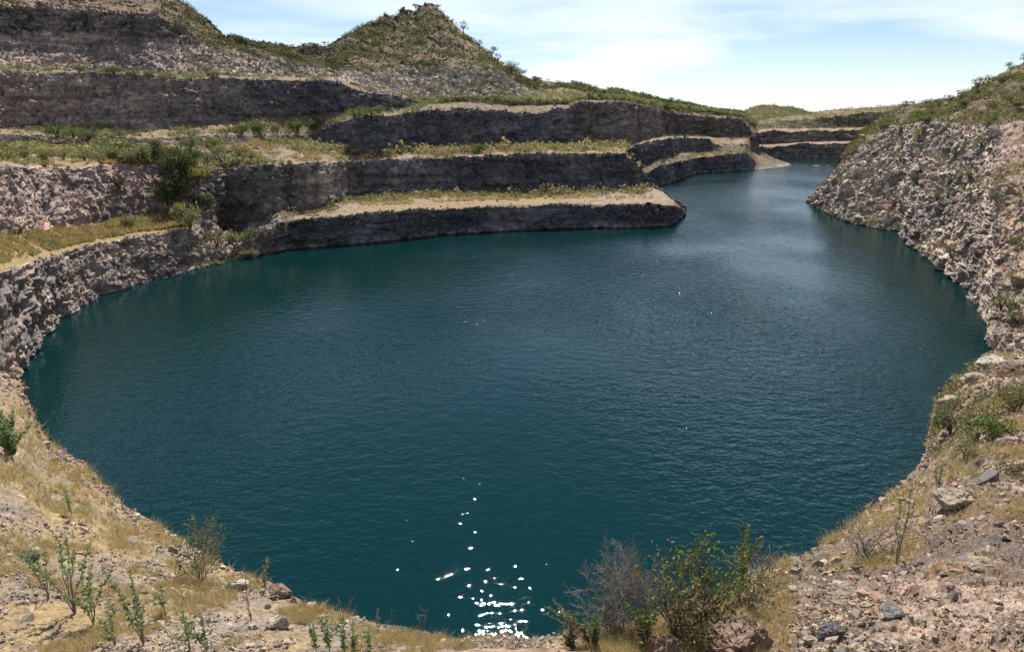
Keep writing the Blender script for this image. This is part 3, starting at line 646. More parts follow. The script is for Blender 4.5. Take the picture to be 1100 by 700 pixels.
def milkweed(px, py, hpx, label, name='broad_leaved_plant', nst=4, spread=.35, leaf=.11, seed=0, mat=None, lean=(0, 0), leafy=.62, dens=1.0, group=None, cat='plant', names=('near_bank',)):
    hit = place(px, py, names)
    if hit is None: return None
    p, dep, _ = hit; H = hpx * dep / F; r = np.random.default_rng(seed + 300)
    t = Tubes(); C = []; Ld = []; S = []
    for i in range(nst):
        a = i * 6.28 / nst + r.random(); q = spread * H * r.uniform(.4, 1.1) * (0 if (i == 0 and nst > 1) else 1)
        h = H * (1.0 if i == 0 else r.uniform(.55, .95))
        e = np.array([math.cos(a) * q + lean[0] * H, math.sin(a) * q + lean[1] * H, h])
        pts = [np.array([e[0] * u ** 1.5, e[1] * u ** 1.5, h * u]) + r.normal(size=3) * .012 * H * (u > 0) * (u < 1) for u in np.linspace(0, 1, 7)]
        pts[0][2] = -.06
        pts = np.array(pts); t.add(pts, np.linspace(.013, .004, 7) * (H / 1.2) ** .5, 5)
        u = 1 - leafy
        while u < 1.0:
            f = u * 6; k = min(int(f), 5); c = pts[k] + (pts[k + 1] - pts[k]) * (f - k); b = r.random() * 3.14
            for sgn in (0, math.pi):
                d = np.array([math.cos(b + sgn), math.sin(b + sgn), r.uniform(.2, .9)])
                C.append(c); Ld.append(d); S.append(leaf * r.uniform(.6, 1.15) * (1 - .35 * u))
            u += r.uniform(.03, .055) / dens * (1.0 / max(h, .35)) * .9
        if r.random() < .7 and leafy > .3:                                     # a side twig
            k = int(r.integers(2, 5)); b = r.random() * 6.28; q = .16 * H
            e2 = pts[k] + np.array([math.cos(b) * q, math.sin(b) * q, .16 * H]); t.add([pts[k], (pts[k] + e2) / 2 + [0, 0, .01], e2], [.005, .004, .002], 4)
            for _ in range(6):
                c = pts[k] + (e2 - pts[k]) * r.uniform(.5, 1); C.append(c); Ld.append(r.normal(size=3) + [0, 0, .6]); S.append(leaf * r.uniform(.5, .9))
    o = bpy.data.objects.new(name, None); COL.objects.link(o)
    link('stems', t.mesh('plant_stems'), M_TWIG, o)
    if C:
        V, Fq = leaf_quads(np.array(C), np.array(Ld), np.array(S), .62, r)
        me = np_mesh('plant_leaves', V, Fq, {'var': np.repeat(r.random(len(C)), 4)}); link('foliage', me, mat or M_MILK, o)
    o.location = p; tag(o, label, cat, group); return o
def twig_bush(px, py, wpx, hpx, label, name='dead_bush', n0=16, depth=4, seed=0, leaves=0, mat=None, cat='bush', names=('near_bank',), twigmat=None, sink=0.0):
    hit = place(px, py, names)
    if hit is None: return None
    p, dep, _ = hit; Wd, H = wpx * dep / F, hpx * dep / F; r = np.random.default_rng(seed + 700); t = Tubes(); tips = []
    def grow(b, d, ln, rad, lv):
        mid = b + d * ln * .5 + r.normal(size=3) * ln * .06; e = b + d * ln + r.normal(size=3) * ln * .08
        t.add([b, mid, e], [rad, rad * .8, rad * .6], 3 if lv < 3 else 4)
        if lv <= 1: tips.append((e, d)); 
        if lv == 0: return
        for _ in range(int(r.integers(2, 4))):
            nd = unit(d + r.normal(size=3) * .55 + np.array([0, 0, .10])); grow(mid if r.random() < .3 else e, nd, ln * r.uniform(.58, .82), rad * .66, lv - 1)
    for i in range(n0):
        a = i * 6.28 / n0 + r.random() * .4; out_ = r.uniform(.15, .95)
        d = unit(np.array([math.cos(a) * out_, math.sin(a) * out_, r.uniform(.5, 1.1)]))
        grow(np.array([0, 0, -.05]) + r.normal(size=3) * .03, d, H * .36, .017 * (H / 1.0) ** .5, depth)
    Vs = np.concatenate(t.V); sx = Wd / max(np.ptp(np.percentile(Vs[:, 0], [2, 98])), .01); sz = H / max(np.percentile(Vs[:, 2], 98), .01)
    sc = np.array([sx, sx, sz]); t.V = [v * sc for v in t.V]
    o = bpy.data.objects.new(name, None); COL.objects.link(o)
    link('twigs', t.mesh('bush_twigs'), twigmat or M_TWIG, o)
    if leaves:
        ti = r.integers(0, len(tips), leaves); C = np.array([tips[i][0] for i in ti]) * sc; Ld = np.array([tips[i][1] for i in ti]) + r.normal(size=(leaves, 3)) * .7
        V, Fq = leaf_quads(C, Ld, .10 * (.6 + .8 * r.random(leaves)), .6, r)
        link('foliage', np_mesh('bush_leaves', V, Fq, {'var': np.repeat(r.random(leaves), 4)}), mat or M_OLIVE, o)
    o.location = p - np.array([0, 0, sink]); tag(o, label, cat); return o

# ------------------------------------------------------------------ stones
def hull(seed, npts, flat=.62):
    r = np.random.default_rng(seed); bm = bmesh.new()
    P = unit(r.normal(size=(npts, 3))) * r.uniform(.72, 1.0, (npts, 1)) * np.array([1, r.uniform(.6, .95), flat * r.uniform(.7, 1.2)])
    vs = [bm.verts.new(p) for p in P]; res = bmesh.ops.convex_hull(bm, input=vs)
    bmesh.ops.delete(bm, geom=[v for v in bm.verts if not v.link_faces], context='VERTS')
    bmesh.ops.triangulate(bm, faces=bm.faces); bm.verts.index_update()
    V = np.array([v.co[:] for v in bm.verts]); Fq = np.array([[v.index for v in f.verts] for f in bm.faces]); bm.free()
    return V, Fq
HULLS = [hull(40 + i, 13 + i % 4) for i in range(10)]
HULLS_SMALL = [hull(140 + i, 9, .7) for i in range(12)]
STONE_M = []
for V, Fq in HULLS:
    me = np_mesh('stone', V, Fq, {'var': np.zeros(len(V))}); me.materials.append(M_STONE); STONE_M.append(me)
def stone_part(p, s, parent):
    o = link('stone', STONE_M[int(rng.integers(0, len(STONE_M)))], None, parent)
    o.location = p + np.array([0, 0, s * .12]); o.rotation_euler = (rng.normal() * .35, rng.normal() * .35, rng.random() * 6.28)
    o.scale = (s * rng.uniform(.8, 1.25), s * rng.uniform(.7, 1.1), s * rng.uniform(.7, 1.25)); return o
def rubble(name, P, S, label, mat=M_STONE, seed=1, sink=.1):
    r = np.random.default_rng(seed); Vs, Fs, vv = [], [], []; k = 0
    hid = r.integers(0, len(HULLS_SMALL), len(P))
    for h, (V, Fq) in enumerate(HULLS_SMALL):
        ii = np.where(hid == h)[0]; n = len(ii)
        if not n: continue
        q = r.normal(size=(n, 4)); q[:, 0] += 1.2; q = q / np.linalg.norm(q, axis=1, keepdims=True)
        w, x, y, z = q.T
        Rm = np.stack([1 - 2 * (y * y + z * z), 2 * (x * y - z * w), 2 * (x * z + y * w), 2 * (x * y + z * w), 1 - 2 * (x * x + z * z), 2 * (y * z - x * w), 2 * (x * z - y * w), 2 * (y * z + x * w), 1 - 2 * (x * x + y * y)], -1).reshape(n, 3, 3)
        W_ = np.einsum('nij,vj->nvi', Rm, V) * S[ii][:, None, None] + P[ii][:, None] + np.array([0, 0, sink]) * S[ii][:, None, None]
        Vs.append(W_.reshape(-1, 3)); Fs.append((Fq[None] + (np.arange(n) * len(V))[:, None, None] + k).reshape(-1, 3)); k += n * len(V)
        vv.append(np.repeat(r.random(n), len(V)))
    o = link(name, np_mesh(name, np.concatenate(Vs), np.concatenate(Fs), {'var': np.concatenate(vv)}), mat)
    tag(o, label, kind='stuff'); return o
def boulder(px, py, wpx, label, col, seed, hs=.75, names=('near_bank',), stretch=1.2, sink=.25):
    hit = place(px, py, names)
    if hit is None: return None
    p, dep, _ = hit; s = wpx * dep / F / 2; bm = bmesh.new(); r = np.random.default_rng(seed + 60)
    P = unit(r.normal(size=(20, 3))) * r.uniform(.75, 1.05, (20, 1)) * np.array([stretch, .9, hs]) * s
    vs = [bm.verts.new(q) for q in P]; res = bmesh.ops.convex_hull(bm, input=vs)
    bmesh.ops.delete(bm, geom=[v for v in bm.verts if not v.link_faces], context='VERTS')
    bmesh.ops.bevel(bm, geom=list(bm.edges), offset=s * .05, segments=1, affect='EDGES')
    bmesh.ops.triangulate(bm, faces=bm.faces); bmesh.ops.subdivide_edges(bm, edges=bm.edges, cuts=2, use_grid_fill=True); bmesh.ops.triangulate(bm, faces=bm.faces); bmesh.ops.subdivide_edges(bm, edges=bm.edges, cuts=1, use_grid_fill=True)
    V = np.array([v.co[:] for v in bm.verts]); V = V + unit(V) * ((fbm(V / (s * .5) + seed, 5, seed, .62) * .13 - np.abs(fbm(V / (s * .33) * np.array([1, 1, 2.2]) + seed, 3, seed + 9, .6)) * .22) * s)[:, None]
    bm.verts.index_update(); bmesh.ops.triangulate(bm, faces=bm.faces); Fq = np.array([[v.index for v in f.verts] for f in bm.faces]); bm.free()
    o = link('boulder', np_mesh('boulder', V, Fq, smooth=False), boulder_mat(col)); o.location = p + np.array([0, 0, s * hs * (1 - sink) * .5]); o.rotation_euler = (0, 0, r.uniform(-.5, .5))
    tag(o, label, 'boulder'); return o
BM = {}
def boulder_mat(col):
    if col in BM: return BM[col]
    N = Nodes('boulder_rock'); P = N.pos(); n2 = N.noise(P, 4.5, 6, .65); n3 = N.noise(P, 22, 4, .7)
    c = N.mix(N.ramp(N.math('ADD', N.math('MULTIPLY', n2, .6), N.math('MULTIPLY', n3, .4)), .36, .64), tuple(k * .5 for k in col), tuple(k * 1.35 for k in col))
    bmp = N.n('ShaderNodeBump', {'Strength': .9, 'Distance': .05, 'Height': N.math('ADD', n2, N.math('MULTIPLY', n3, .6))})
    BM[col] = N.surf(N.n('ShaderNodeBsdfPrincipled', {'Base Color': c, 'Roughness': .9, 'Normal': bmp.outputs[0], 'Specular IOR Level': .2}).outputs[0]); return BM[col]

# loose stones: the largest are parts of the bank they lie on, the rest is one mass of rubble
nb, rb = SHEETS['near_bank']['o'], SHEETS['right_bank']['o']
P, D = scatter('near_bank', [2], 235, (850, 1140), (470, 705))
for p, d in zip(P, D): stone_part(p, d / F * rng.gamma(3.0, 1.0) * 1.35 + .04, nb)
P, D = scatter('near_bank', [2], 65, (-20, 480), (470, 705))
for p, d in zip(P, D): stone_part(p, d / F * rng.gamma(3.0, 1.0) * 1.2 + .04, nb)
P, D = scatter('near_bank', [1, 2], 15000, (830, 1160), (380, 740), lambda G: np.clip(fbm(G / 2.5, 3, 71) * 2 + .65, .15, 1))
rubble('scree', P, D / F * (rng.gamma(1.3, 1.0, len(P)) + .35) * np.clip(1.05 + fbm(P / 3.5, 3, 72) * 1.1, .5, 1.9), 'angular brown and grey scree covering the near right slope', M_STONEN, seed=3)
P, D = scatter('near_bank', [1, 2], 12000, (830, 1160), (400, 730))
rubble('fine_scree', P, D / F * rng.uniform(.55, 1.3, len(P)), 'fine gravel between the scree stones of the near right slope', M_STONEN, seed=19)
mk = lambda G: np.clip(fbm(G / 2.2, 3, 77) * 2.2 + .35, 0, 1)
P, D = scatter('near_bank', [1, 2], 7500, (-60, 830), (380, 740), mk)
rubble('gravel', P, D / F * (rng.gamma(2.0, .7, len(P)) + .3), 'pale gravel and small stones between the dry grass on the near left bank', seed=4)
P, D = scatter('near_bank', [1, 2], 4200, (-20, 480), (560, 720), mk); rubble('pale_gravel', P, D / F * (rng.gamma(2.2, .8, len(P)) + .4), 'whitish gravel around the feet of the left bank plants', M_STONER, seed=17)
P, D = scatter('right_bank', [2], 260, (875, 1075), (130, 390))
for p, d in zip(P, D): stone_part(p, d / F * rng.gamma(3.0, .8) * 1.1 + .12, rb)
P, D = scatter('right_bank', [2, 3], 4400, (868, 1072), (110, 400))
rubble('rockfall', P, D / F * (rng.gamma(2.0, .75, len(P)) + .4), 'grey and tan fallen rock spread over the right bank', M_STONER, seed=5)
P, D = scatter('right_bank', [2], 1400, (1025, 1150), (200, 395)); rubble('shore_blocks', P, D / F * (rng.gamma(2.2, .8, len(P)) + .5), 'larger tan blocks above the right waterline', M_STONER, seed=15)
P, D = scatter('near_bank', [2], 1700, (950, 1075), (370, 530), None, (.86, 1)); P2, D2 = scatter('near_bank', [3], 900, (850, 1075), (370, 620), None, (0, .45))
P3, D3 = scatter('near_bank', [2], 1500, (-10, 340), (395, 670), None, (.93, 1)); P4, D4 = scatter('near_bank', [3], 700, (-10, 340), (395, 690), None, (0, .4))
P, D = np.concatenate([P, P2, P3, P4]), np.concatenate([D, D2, D3, D4])
rubble('shore_rubble', P, D / F * (rng.gamma(2.0, .9, len(P)) + .5), 'broken rock lining the brink of the near bank', M_STONEN, seed=16)
P, D = scatter('quarry_terrace', [2], 3800, (-60, 300), (100, 440))
P2, D2 = scatter('quarry_terrace', [4], 2600, (-60, 330), (100, 440))
P3, D3 = scatter('upper_terrace', [3, 5], 4200, (-60, 330), (20, 160))
P = np.concatenate([P, P2, P3]); D = np.concatenate([D, D2, D3])
rubble('talus', P, D / F * (rng.gamma(1.8, .55, len(P)) + .35), 'mauve and grey broken rock on the left benches', M_STONEL, seed=6)
P, D = scatter('upper_terrace', [5, 4], 1500, (385, 560), (68, 112))
rubble('pale_rubble', P, D / F * (rng.gamma(2.5, .6, len(P)) + .5), 'pale tumbled blocks at the foot of the conical hill', stone_material('whitish_stone', (1.5, 1.48, 1.45)), seed=7)
P, D = scatter('quarry_terrace', [2, 4], 2600, (300, 736), (150, 270), lambda G: np.clip(fbm(G / 7, 3, 15) * 3 + .1, 0, 1))
P2, D2 = scatter('upper_terrace', [1], 1500, (340, 810), (100, 170), lambda G: np.clip(fbm(G / 7, 3, 16) * 3 + .1, 0, 1))
P3, D3 = scatter('channel_wall', [2, 4], 500, (690, 806), (140, 205)); P4, D4 = scatter('upper_terrace', [3, 6], 1200, (-60, 440), (0, 140))
P = np.concatenate([P, P2, P3, P4]); D = np.concatenate([D, D2, D3, D4])
rubble('wall_rubble', P, D / F * (rng.gamma(1.8, .5, len(P)) + .35), 'dark broken rock on the shaded quarry walls', M_STONED, seed=8)
P, D = scatter('quarry_terrace', [3, 5], 1500, (-60, 700), (140, 300)); P2, D2 = scatter('upper_terrace', [2, 4], 1000, (-60, 810), (60, 170))
P3, D3 = scatter('quarry_terrace', [2, 4], 1500, (250, 736), (150, 270), None, (.86, 1)); P4, D4 = scatter('upper_terrace', [1], 700, (340, 810), (100, 170), None, (.86, 1))
P = np.concatenate([P, P2, P3, P4]); D = np.concatenate([D, D2, D3, D4])
rubble('bench_rubble', P, D / F * (rng.gamma(1.6, .5, len(P)) + .3), 'pale stones strewn over the quarry benches', M_STONE, seed=9)

P, D = scatter('upper_terrace', [7], 700, (195, 540), (0, 60), lambda G: np.clip(fbm(G / 9, 3, 33) * 4 + .1, 0, 1)); rubble('hill_outcrops', P, D / F * (rng.gamma(2.5, .7, len(P)) + .6), 'brown rock outcrops on the conical hill and ridge', M_STONED, seed=18)
# boulders
TAN, BROWN, DARKG, PALEG = (.34, .275, .21), (.235, .165, .12), (.12, .115, .115), (.42, .37, .31)
for a in [(788, 694, 78, 'large brown weathered boulder below the leafy sapling on the near bank', BROWN, 1, .62), (716, 698, 44, 'rounded brown boulder beneath the olive bushes', BROWN, 2, .7),
          (888, 684, 34, 'dark angular boulder with a black shaded side on the scree', DARKG, 3, .9), (961, 660, 22, 'grey stone block lying among smaller scree stones', (.2, .2, .195), 4, .7),
          (1058, 606, 36, 'long flat tan slab lying across the scree', TAN, 5, .35), (1024, 540, 46, 'tan layered rock ledge on the upper scree slope', TAN, 6, .55), (1040, 533, 30, 'brown rock beside the tan layered ledge', BROWN, 7, .6),
          (253, 631, 30, 'pale flat boulder at the brink beside dry grass', PALEG, 8, .55), (297, 672, 24, 'pale upright stone with a dark shaded face in the grass', PALEG, 9, .9),
          (300, 639, 36, 'reddish brown rock at the brink above the pale upright stone', BROWN, 10, .55), (275, 672, 11, 'small white stone left of the pale upright stone', (.5, .46, .4), 11, .8),
          (34, 598, 18, 'dark brown stone in the dry grass of the left bank', DARKG, 12, .8), (1065, 392, 40, 'pale jagged rock at the water edge of the right bank', PALEG, 13, .5),
          (1048, 410, 34, 'tan ledge rock just above the water on the right', TAN, 14, .5), (1085, 400, 40, 'brown ledge rock above the pale jagged shore rock', BROWN, 15, .5), (1018, 432, 30, 'low tan rock at the waterline under the right shrubs', TAN, 16, .5),
          (1085, 478, 34, 'pinkish flat rock below the green shrubs of the right bank', (.40, .28, .22), 17, .5), (20, 396, 26, 'orange tan ledge rock where the left wall meets the water', (.38, .28, .2), 18, .6)]:
    boulder(*a)
for i, (x, w) in enumerate([(877, 9), (888, 7)]):
    d = ray(x, 178.6); t = -CAMZ / d[2]; pw = d * t + np.array([0, 0, CAMZ]); s = w * t / F / 2
    V, Fq = hull(300 + i, 24, .45); V = V * np.array([1.3, 1, .7]) * s; o = link('islet', np_mesh('islet', V, Fq), boulder_mat((.16, .14, .11))); o.location = pw + np.array([0, 0, s * .05])
    tag(o, ['larger dark rock islet breaking the water in the far channel', 'smaller dark rock islet beside the larger one in the channel'][i], 'islet')

# ------------------------------------------------------------------ vegetation on the benches and hills
G2, G2L = 'shrubs on the grassy second bench', 'shrub on the grassy second bench above the left wall'
for i, (x, y, w, k, m) in enumerate([(10, 172, 18, 'wispy', M_GREY), (28, 171, 22, 'round', M_GREY), (50, 172, 24, 'round', M_GREEN), (70, 170, 20, 'wispy', M_GREY), (92, 171, 22, 'flat', M_GREY), (108, 172, 20, 'wispy', M_GREY),
        (122, 169, 26, 'round', M_GREY), (138, 172, 24, 'round', M_GREY), (156, 171, 28, 'round', M_GREY), (172, 168, 24, 'round', M_GREEN), (188, 173, 30, 'round', M_GREY), (206, 175, 28, 'round', M_GREEN), (224, 172, 24, 'wispy', M_GREY),
        (238, 170, 26, 'round', M_GREY), (256, 168, 24, 'wispy', M_OLIVE), (272, 172, 18, 'wispy', M_OLIVE), (110, 160, 18, 'flat', M_GREY), (140, 160, 18, 'wispy', M_GREY), (170, 158, 22, 'round', M_GREY), (205, 160, 24, 'round', M_GREY), (232, 158, 20, 'wispy', M_GREY)]):
    shrub(x, y, w, k, m, G2L, G2, names=('quarry_terrace',))
for x, y, w, k, m, h in [(60, 145, 34, 'flat', M_GREEN, .9), (80, 145, 30, 'flat', M_GREEN, .8), (96, 146, 22, 'flat', M_GREY, .8), (245, 143, 24, 'flat', M_GREEN, .9), (262, 142, 26, 'round', M_GREEN, .8), (280, 141, 26, 'round', M_GREEN, .8), (322, 140, 26, 'round', M_GREEN, .9),
        (338, 138, 20, 'wispy', M_GREEN, .9), (380, 124, 24, 'flat', M_GREEN, .9), (398, 122, 26, 'flat', M_GREEN, .9), (210, 144, 16, 'wispy', M_GREY, 1), (300, 140, 16, 'wispy', M_GREY, 1), (130, 145, 16, 'wispy', M_GREY, 1)]:
    shrub(x, y, w, k, m, 'shrub at the foot of the high dark wall', 'shrubs below the high upper wall', h, names=('upper_terrace',))
for x, y, w, k, m in [(25, 74, 14, 'wispy', M_GREY), (50, 76, 10, 'wispy', M_GREY), (83, 77, 18, 'round', M_GREY), (110, 80, 14, 'flat', M_GREY), (122, 80, 20, 'round', M_GREY), (145, 82, 14, 'wispy', M_GREY), (160, 83, 18, 'round', M_GREY), (178, 84, 16, 'flat', M_GREY),
        (200, 84, 12, 'wispy', M_GREY), (230, 85, 18, 'round', M_GREY), (255, 85, 12, 'flat', M_GREY)]:
    shrub(x, y, w, k, m, 'shrub on the narrow ledge high on the left', 'shrubs on the high left ledge', 1, names=('upper_terrace',))
for x, y, w, k, m, h, lb_ in [(190, 222, 34, 'round', M_DARK, 1.3, 'tall dark shrub filling the gully beside the left wall'), (176, 213, 20, 'round', M_GREEN, 1.1, 'bright green shrub clinging to the wall left of the gully'),
        (206, 244, 28, 'round', M_GREY, 1.2, 'rounded grey green shrub at the bottom of the gully'), (213, 194, 22, 'round', M_YEL, 1, 'yellow green shrub at the lip of the gully'), (196, 190, 32, 'round', M_DARK, 1.2, 'dark shrub high in the gully under the bench lip'),
        (184, 190, 22, 'round', M_DARK, 1.2, 'dark green shrub left of the gully lip'), (232, 262, 24, 'wispy', M_OLIVE, 1, 'olive bush on the slumped slope below the gully'), (254, 262, 28, 'round', M_GREY, 1, 'pale grey green bush on the slump close to the water'),
        (275, 255, 24, 'wispy', M_GREY, 1, 'thin grey bush on the slump right of the pale bush'), (245, 238, 22, 'wispy', M_DRY, 1, 'dry grey bush in the middle of the slumped slope'), (270, 228, 18, 'round', M_GREY, 1, 'grey shrub on the dark wall right of the gully'),
        (222, 225, 20, 'round', M_DARK, 1.1, 'dark shrub on the right side of the gully'), (120, 246, 14, 'wispy', M_OLIVE, 1, 'small olive shrub in the yellow grass of the lowest bench'), (143, 243, 22, 'round', M_GREY, 1, 'grey green shrub in the yellow grass below the left wall'),
        (130, 203, 16, 'round', M_DARK, 1.2, 'dark shrub growing from the face of the left wall'), (605, 195, 11, 'round', M_GREY, 1, 'lone shrub on the dark second wall near the nose'), (473, 199, 11, 'round', M_GREY, 1, 'lone green shrub low on the dark second wall'),
        (516, 163, 18, 'round', M_GREEN, 1, 'leafy green shrub under the third wall on the second bench'), (235, 284, 16, 'flat', M_DRY, .8, 'dry shore bush where the slump meets the water'), (268, 276, 16, 'flat', M_GREY, .8, 'grey shore bush right of the slump')]:
    shrub(x, y, w * (1.45 if 165 < x < 225 and y < 260 else 1.15), k, m, lb_, None, h)
r2 = np.random.default_rng(21)
for x in np.linspace(345, 665, 46):
    shrub(x + r2.normal() * 3, pl(T3_Y, [x])[0] + r2.uniform(.5, 5), r2.uniform(8, 15), ['wispy', 'wispy', 'round'][int(r2.integers(3))], [M_DRY, M_GREY, M_DRY, M_OLIVE][int(r2.integers(4))],
          'shrub along the second far bench', 'dry shrubs on the second far bench', 1, names=('quarry_terrace', 'upper_terrace'))
for x in np.linspace(335, 692, 46):
    shrub(x + r2.normal() * 3, pl(T2_Y, [x])[0] + r2.uniform(.5, 5), r2.uniform(7, 13), ['wispy', 'wispy', 'flat'][int(r2.integers(3))], [M_DRY, M_GREY, M_OLIVE][int(r2.integers(3))],
          'shrub along the lowest far bench by the water', 'dry shrubs on the lowest far bench', 1, names=('quarry_terrace',))
for x in np.linspace(690, 800, 16):
    shrub(x + r2.normal() * 2, np.interp(x, [690, 728, 769, 800], [178, 166, 164, 162]) + r2.uniform(-1, 4), r2.uniform(5, 9), 'wispy', [M_DRY, M_GREY][int(r2.integers(2))],
          'shrub on the bench above the channel wall', 'shrubs above the channel wall', 1, names=('channel_wall',))
for x in np.linspace(410, 800, 60):
    yy = np.interp(x, [410, 460, 500, 550, 612, 620, 666, 717, 797], [117, 110, 107, 111, 111, 107, 106, 116, 126]) - r2.uniform(-1, 5)
    shrub(x + r2.normal() * 2, yy, r2.uniform(6, 12), ['round', 'flat'][int(r2.integers(2))], [M_GREY, M_OLIVE, M_GREEN][int(r2.integers(3))], 'shrub above the third far wall', 'shrubs along the third wall crest', .9, names=('upper_terrace',))
# trees on the skyline
ST = ('upper_terrace',)
for x, y, h, k, m, lb_, w in [(447, 15, 12, 'umbrella', M_DARK, 'small umbrella shaped tree just left of the conical peak', 1), (472, 13, 9, 'umbrella', M_DARK, 'tiny leaning tree just right of the conical peak', 1.3), (497, 36, 15, 'sparse', M_DARK, 'dark tree standing out high on the right flank of the cone', 1),
        (516, 52, 11, 'sparse', M_DARK, 'small sparse tree lower on the right flank of the cone', 1), (529, 62, 14, 'round', M_DARK, 'dark tree where the cone flank flattens', 1.2), (536, 68, 13, 'sparse', M_DARK, 'thin tree right of the dark flank tree', 1),
        (552, 80, 17, 'round', M_DARK, 'large rounded tree at the right foot of the cone', 1.4), (561, 84, 14, 'round', M_GREY, 'grey green tree beside the large rounded tree', 1.3), (578, 88, 9, 'round', M_DARK, 'low dark tree on the ridge right of the cone foot', 1.4), (622, 92, 8, 'round', M_DARK, 'single dark tree on the middle of the falling ridge', 1.2),
        (720, 113, 11, 'round', M_DARK, 'round dark tree standing above the end of the ridge', 1.35), (740, 116, 7, 'round', M_GREY, 'small tree right of the round ridge tree', 1.4), (326, 53, 8, 'umbrella', M_DARK, 'first of the small umbrella trees on the saddle', 1.2), (334, 53, 9, 'umbrella', M_DARK, 'middle umbrella tree on the saddle left of the cone', 1.2),
        (341, 53, 8, 'umbrella', M_DARK, 'umbrella tree on the saddle next to the middle one', 1.2), (348, 51, 8, 'umbrella', M_DARK, 'lone umbrella tree where the saddle meets the cone', 1), (242, 42, 8, 'sparse', M_DARK, 'thin tree at the foot of the steep left ridge', 1), (232, 33, 9, 'round', M_DARK, 'dark tree on the steep left ridge', 1.1), (222, 25, 8, 'round', M_GREY, 'grey tree midway down the left ridge', 1.2),
        (416, 20, 8, 'sparse', M_DARK, 'upright tree on the left shoulder of the cone', .8), (422, 23, 8, 'sparse', M_DARK, 'tree in the notch of the cone shoulder', .8), (388, 32, 7, 'round', M_GREY, 'low tree on the left slope of the cone', 1.2)]:
    tree(x, y, h, k, m, lb_, None, w, ST)
RB = ('right_bank',)
for x, y, h, k, m, lb_, w in [(1047, 100, 20, 'sparse', M_GREY, 'tall thin tree on the shoulder of the right hill', 1), (1060, 90, 12, 'round', M_GREY, 'rounded tree above the tall thin tree', 1.1), (1083, 80, 14, 'round', M_GREY, 'grey tree high on the right hill', 1.1), (1098, 68, 14, 'sparse', M_DARK, 'dark tree near the top of the right hill', 1), (1030, 106, 12, 'round', M_GREY, 'tree below the tall thin tree on the ridge', 1.1),
        (1018, 110, 10, 'sparse', M_DARK, 'small dark tree low on the right ridge', 1.2), (993, 114, 9, 'round', M_DARK, 'dark tree on the flat part of the right ridge', 1.2), (969, 116, 10, 'round', M_DARK, 'bushy tree at the left end of the right ridge', 1.3), (957, 122, 8, 'round', M_GREY, 'small tree below the left end of the right ridge', 1.3), (1062, 150, 30, 'sparse', M_DARK, 'dark gaunt tree at the top of the rubble slope', .8)]:
    tree(x, y, h, k, m, lb_, None, w, RB)
for i in range(70):
    x = r2.uniform(945, 1110); y0 = np.interp(x, [945, 1000, 1100], [132, 114, 74]); y1 = np.interp(x, [945, 1000, 1100], [142, 130, 124])
    shrub(x, r2.uniform(y0, y1), r2.uniform(7, 15), ['round', 'flat', 'wispy'][int(r2.integers(3))], [M_GREY, M_GREY, M_OLIVE, M_GREEN][int(r2.integers(4))], 'shrub on the hillside above the right bank', 'shrubs on the right hillside', 1, names=RB)
for x, y, w, m, lb_ in [(1040, 190, 24, M_GREY, 'grey bush low on the tan slope of the right bank'), (1088, 262, 22, M_GREEN, 'green bush on the right bank beside bare red soil'), (1075, 330, 34, M_GREEN, 'bright green bush just above the right waterline'), (1020, 270, 20, M_GREY, 'grey bush near the waterline of the rubble slope'), (965, 172, 16, M_GREY, 'small bush among the pale rubble'),
        (1055, 160, 22, M_GREY, 'bush under the dark gaunt tree'), (1090, 345, 26, M_OLIVE, 'olive bush above the jagged shore rock'), (1005, 215, 18, M_DRY, 'dry bush in the middle of the rubble slope'), (1068, 215, 18, M_OLIVE, 'olive bush on the pinkish earth of the right bank'), (985, 150, 18, M_YEL, 'yellow green bush at the crest of the right bank'), (1085, 300, 18, M_DRY, 'dry bush above the bright green bush')]:
    shrub(x, y, w, 'wispy', m, lb_, None, 1, names=RB)

# scrub too dense to count: leaf clumps in one mass per hillside
def scrub(name, P, S, label, mats, seed, per=13):
    r = np.random.default_rng(seed); n = len(P); d = unit(r.normal(size=(n, per, 3))) * r.random((n, per, 1)) ** .4 * np.array([1, 1, .75])
    C = P[:, None] + d * S[:, None, None] + np.array([0, 0, .55]) * S[:, None, None]
    V, Fq = leaf_quads(C.reshape(-1, 3), (d + r.normal(size=d.shape) * .6).reshape(-1, 3), np.repeat(S * .55, per) * r.uniform(.6, 1.3, n * per), .7, r)
    me = np_mesh(name, V, Fq, {'var': np.repeat(np.clip(np.repeat(r.random(n), per) * .7 + .3 * r.random(n * per), 0, 1), 4)})
    o = link(name, me, mats); tag(o, label, kind='stuff'); return o
mk = lambda G: np.clip(fbm(G / 8, 4, 31) * 4.5 + .35, .03, 1)
P, D = scatter('upper_terrace', [7], 5500, (195, 870), (-5, 160), mk); scrub('scrub', P, D / F * rng.uniform(1.2, 2.8, len(P)), 'olive scrub covering the conical hill and its ridge', M_OLIVE, 1)
P, D = scatter('upper_terrace', [7, 6], 3600, (-40, 870), (-5, 160), mk); scrub('dark_scrub', P, D / F * rng.uniform(1.3, 3.2, len(P)), 'darker scrub scattered over the conical hill', M_DARK, 2)
P, D = scatter('upper_terrace', [3, 4, 5], 2200, (470, 870), (80, 150)); scrub('ridge_scrub', P, D / F * rng.uniform(1.3, 3.0, len(P)), 'green scrub along the ridge falling right of the cone', M_GREY, 3)
P, D = scatter('right_bank', [4, 3], 3200, (900, 1160), (40, 170), mk); scrub('hillside_scrub', P, D / F * rng.uniform(1.5, 3.6, len(P)), 'olive scrub covering the right hillside', M_OLIVE, 4)
P, D = scatter('far_quarry_wall', [7, 6, 5], 900, (780, 980), (105, 150)); scrub('far_scrub', P, D / F * rng.uniform(1.0, 2.4, len(P)), 'scrub on the benches at the far end of the channel', M_GREY, 5)
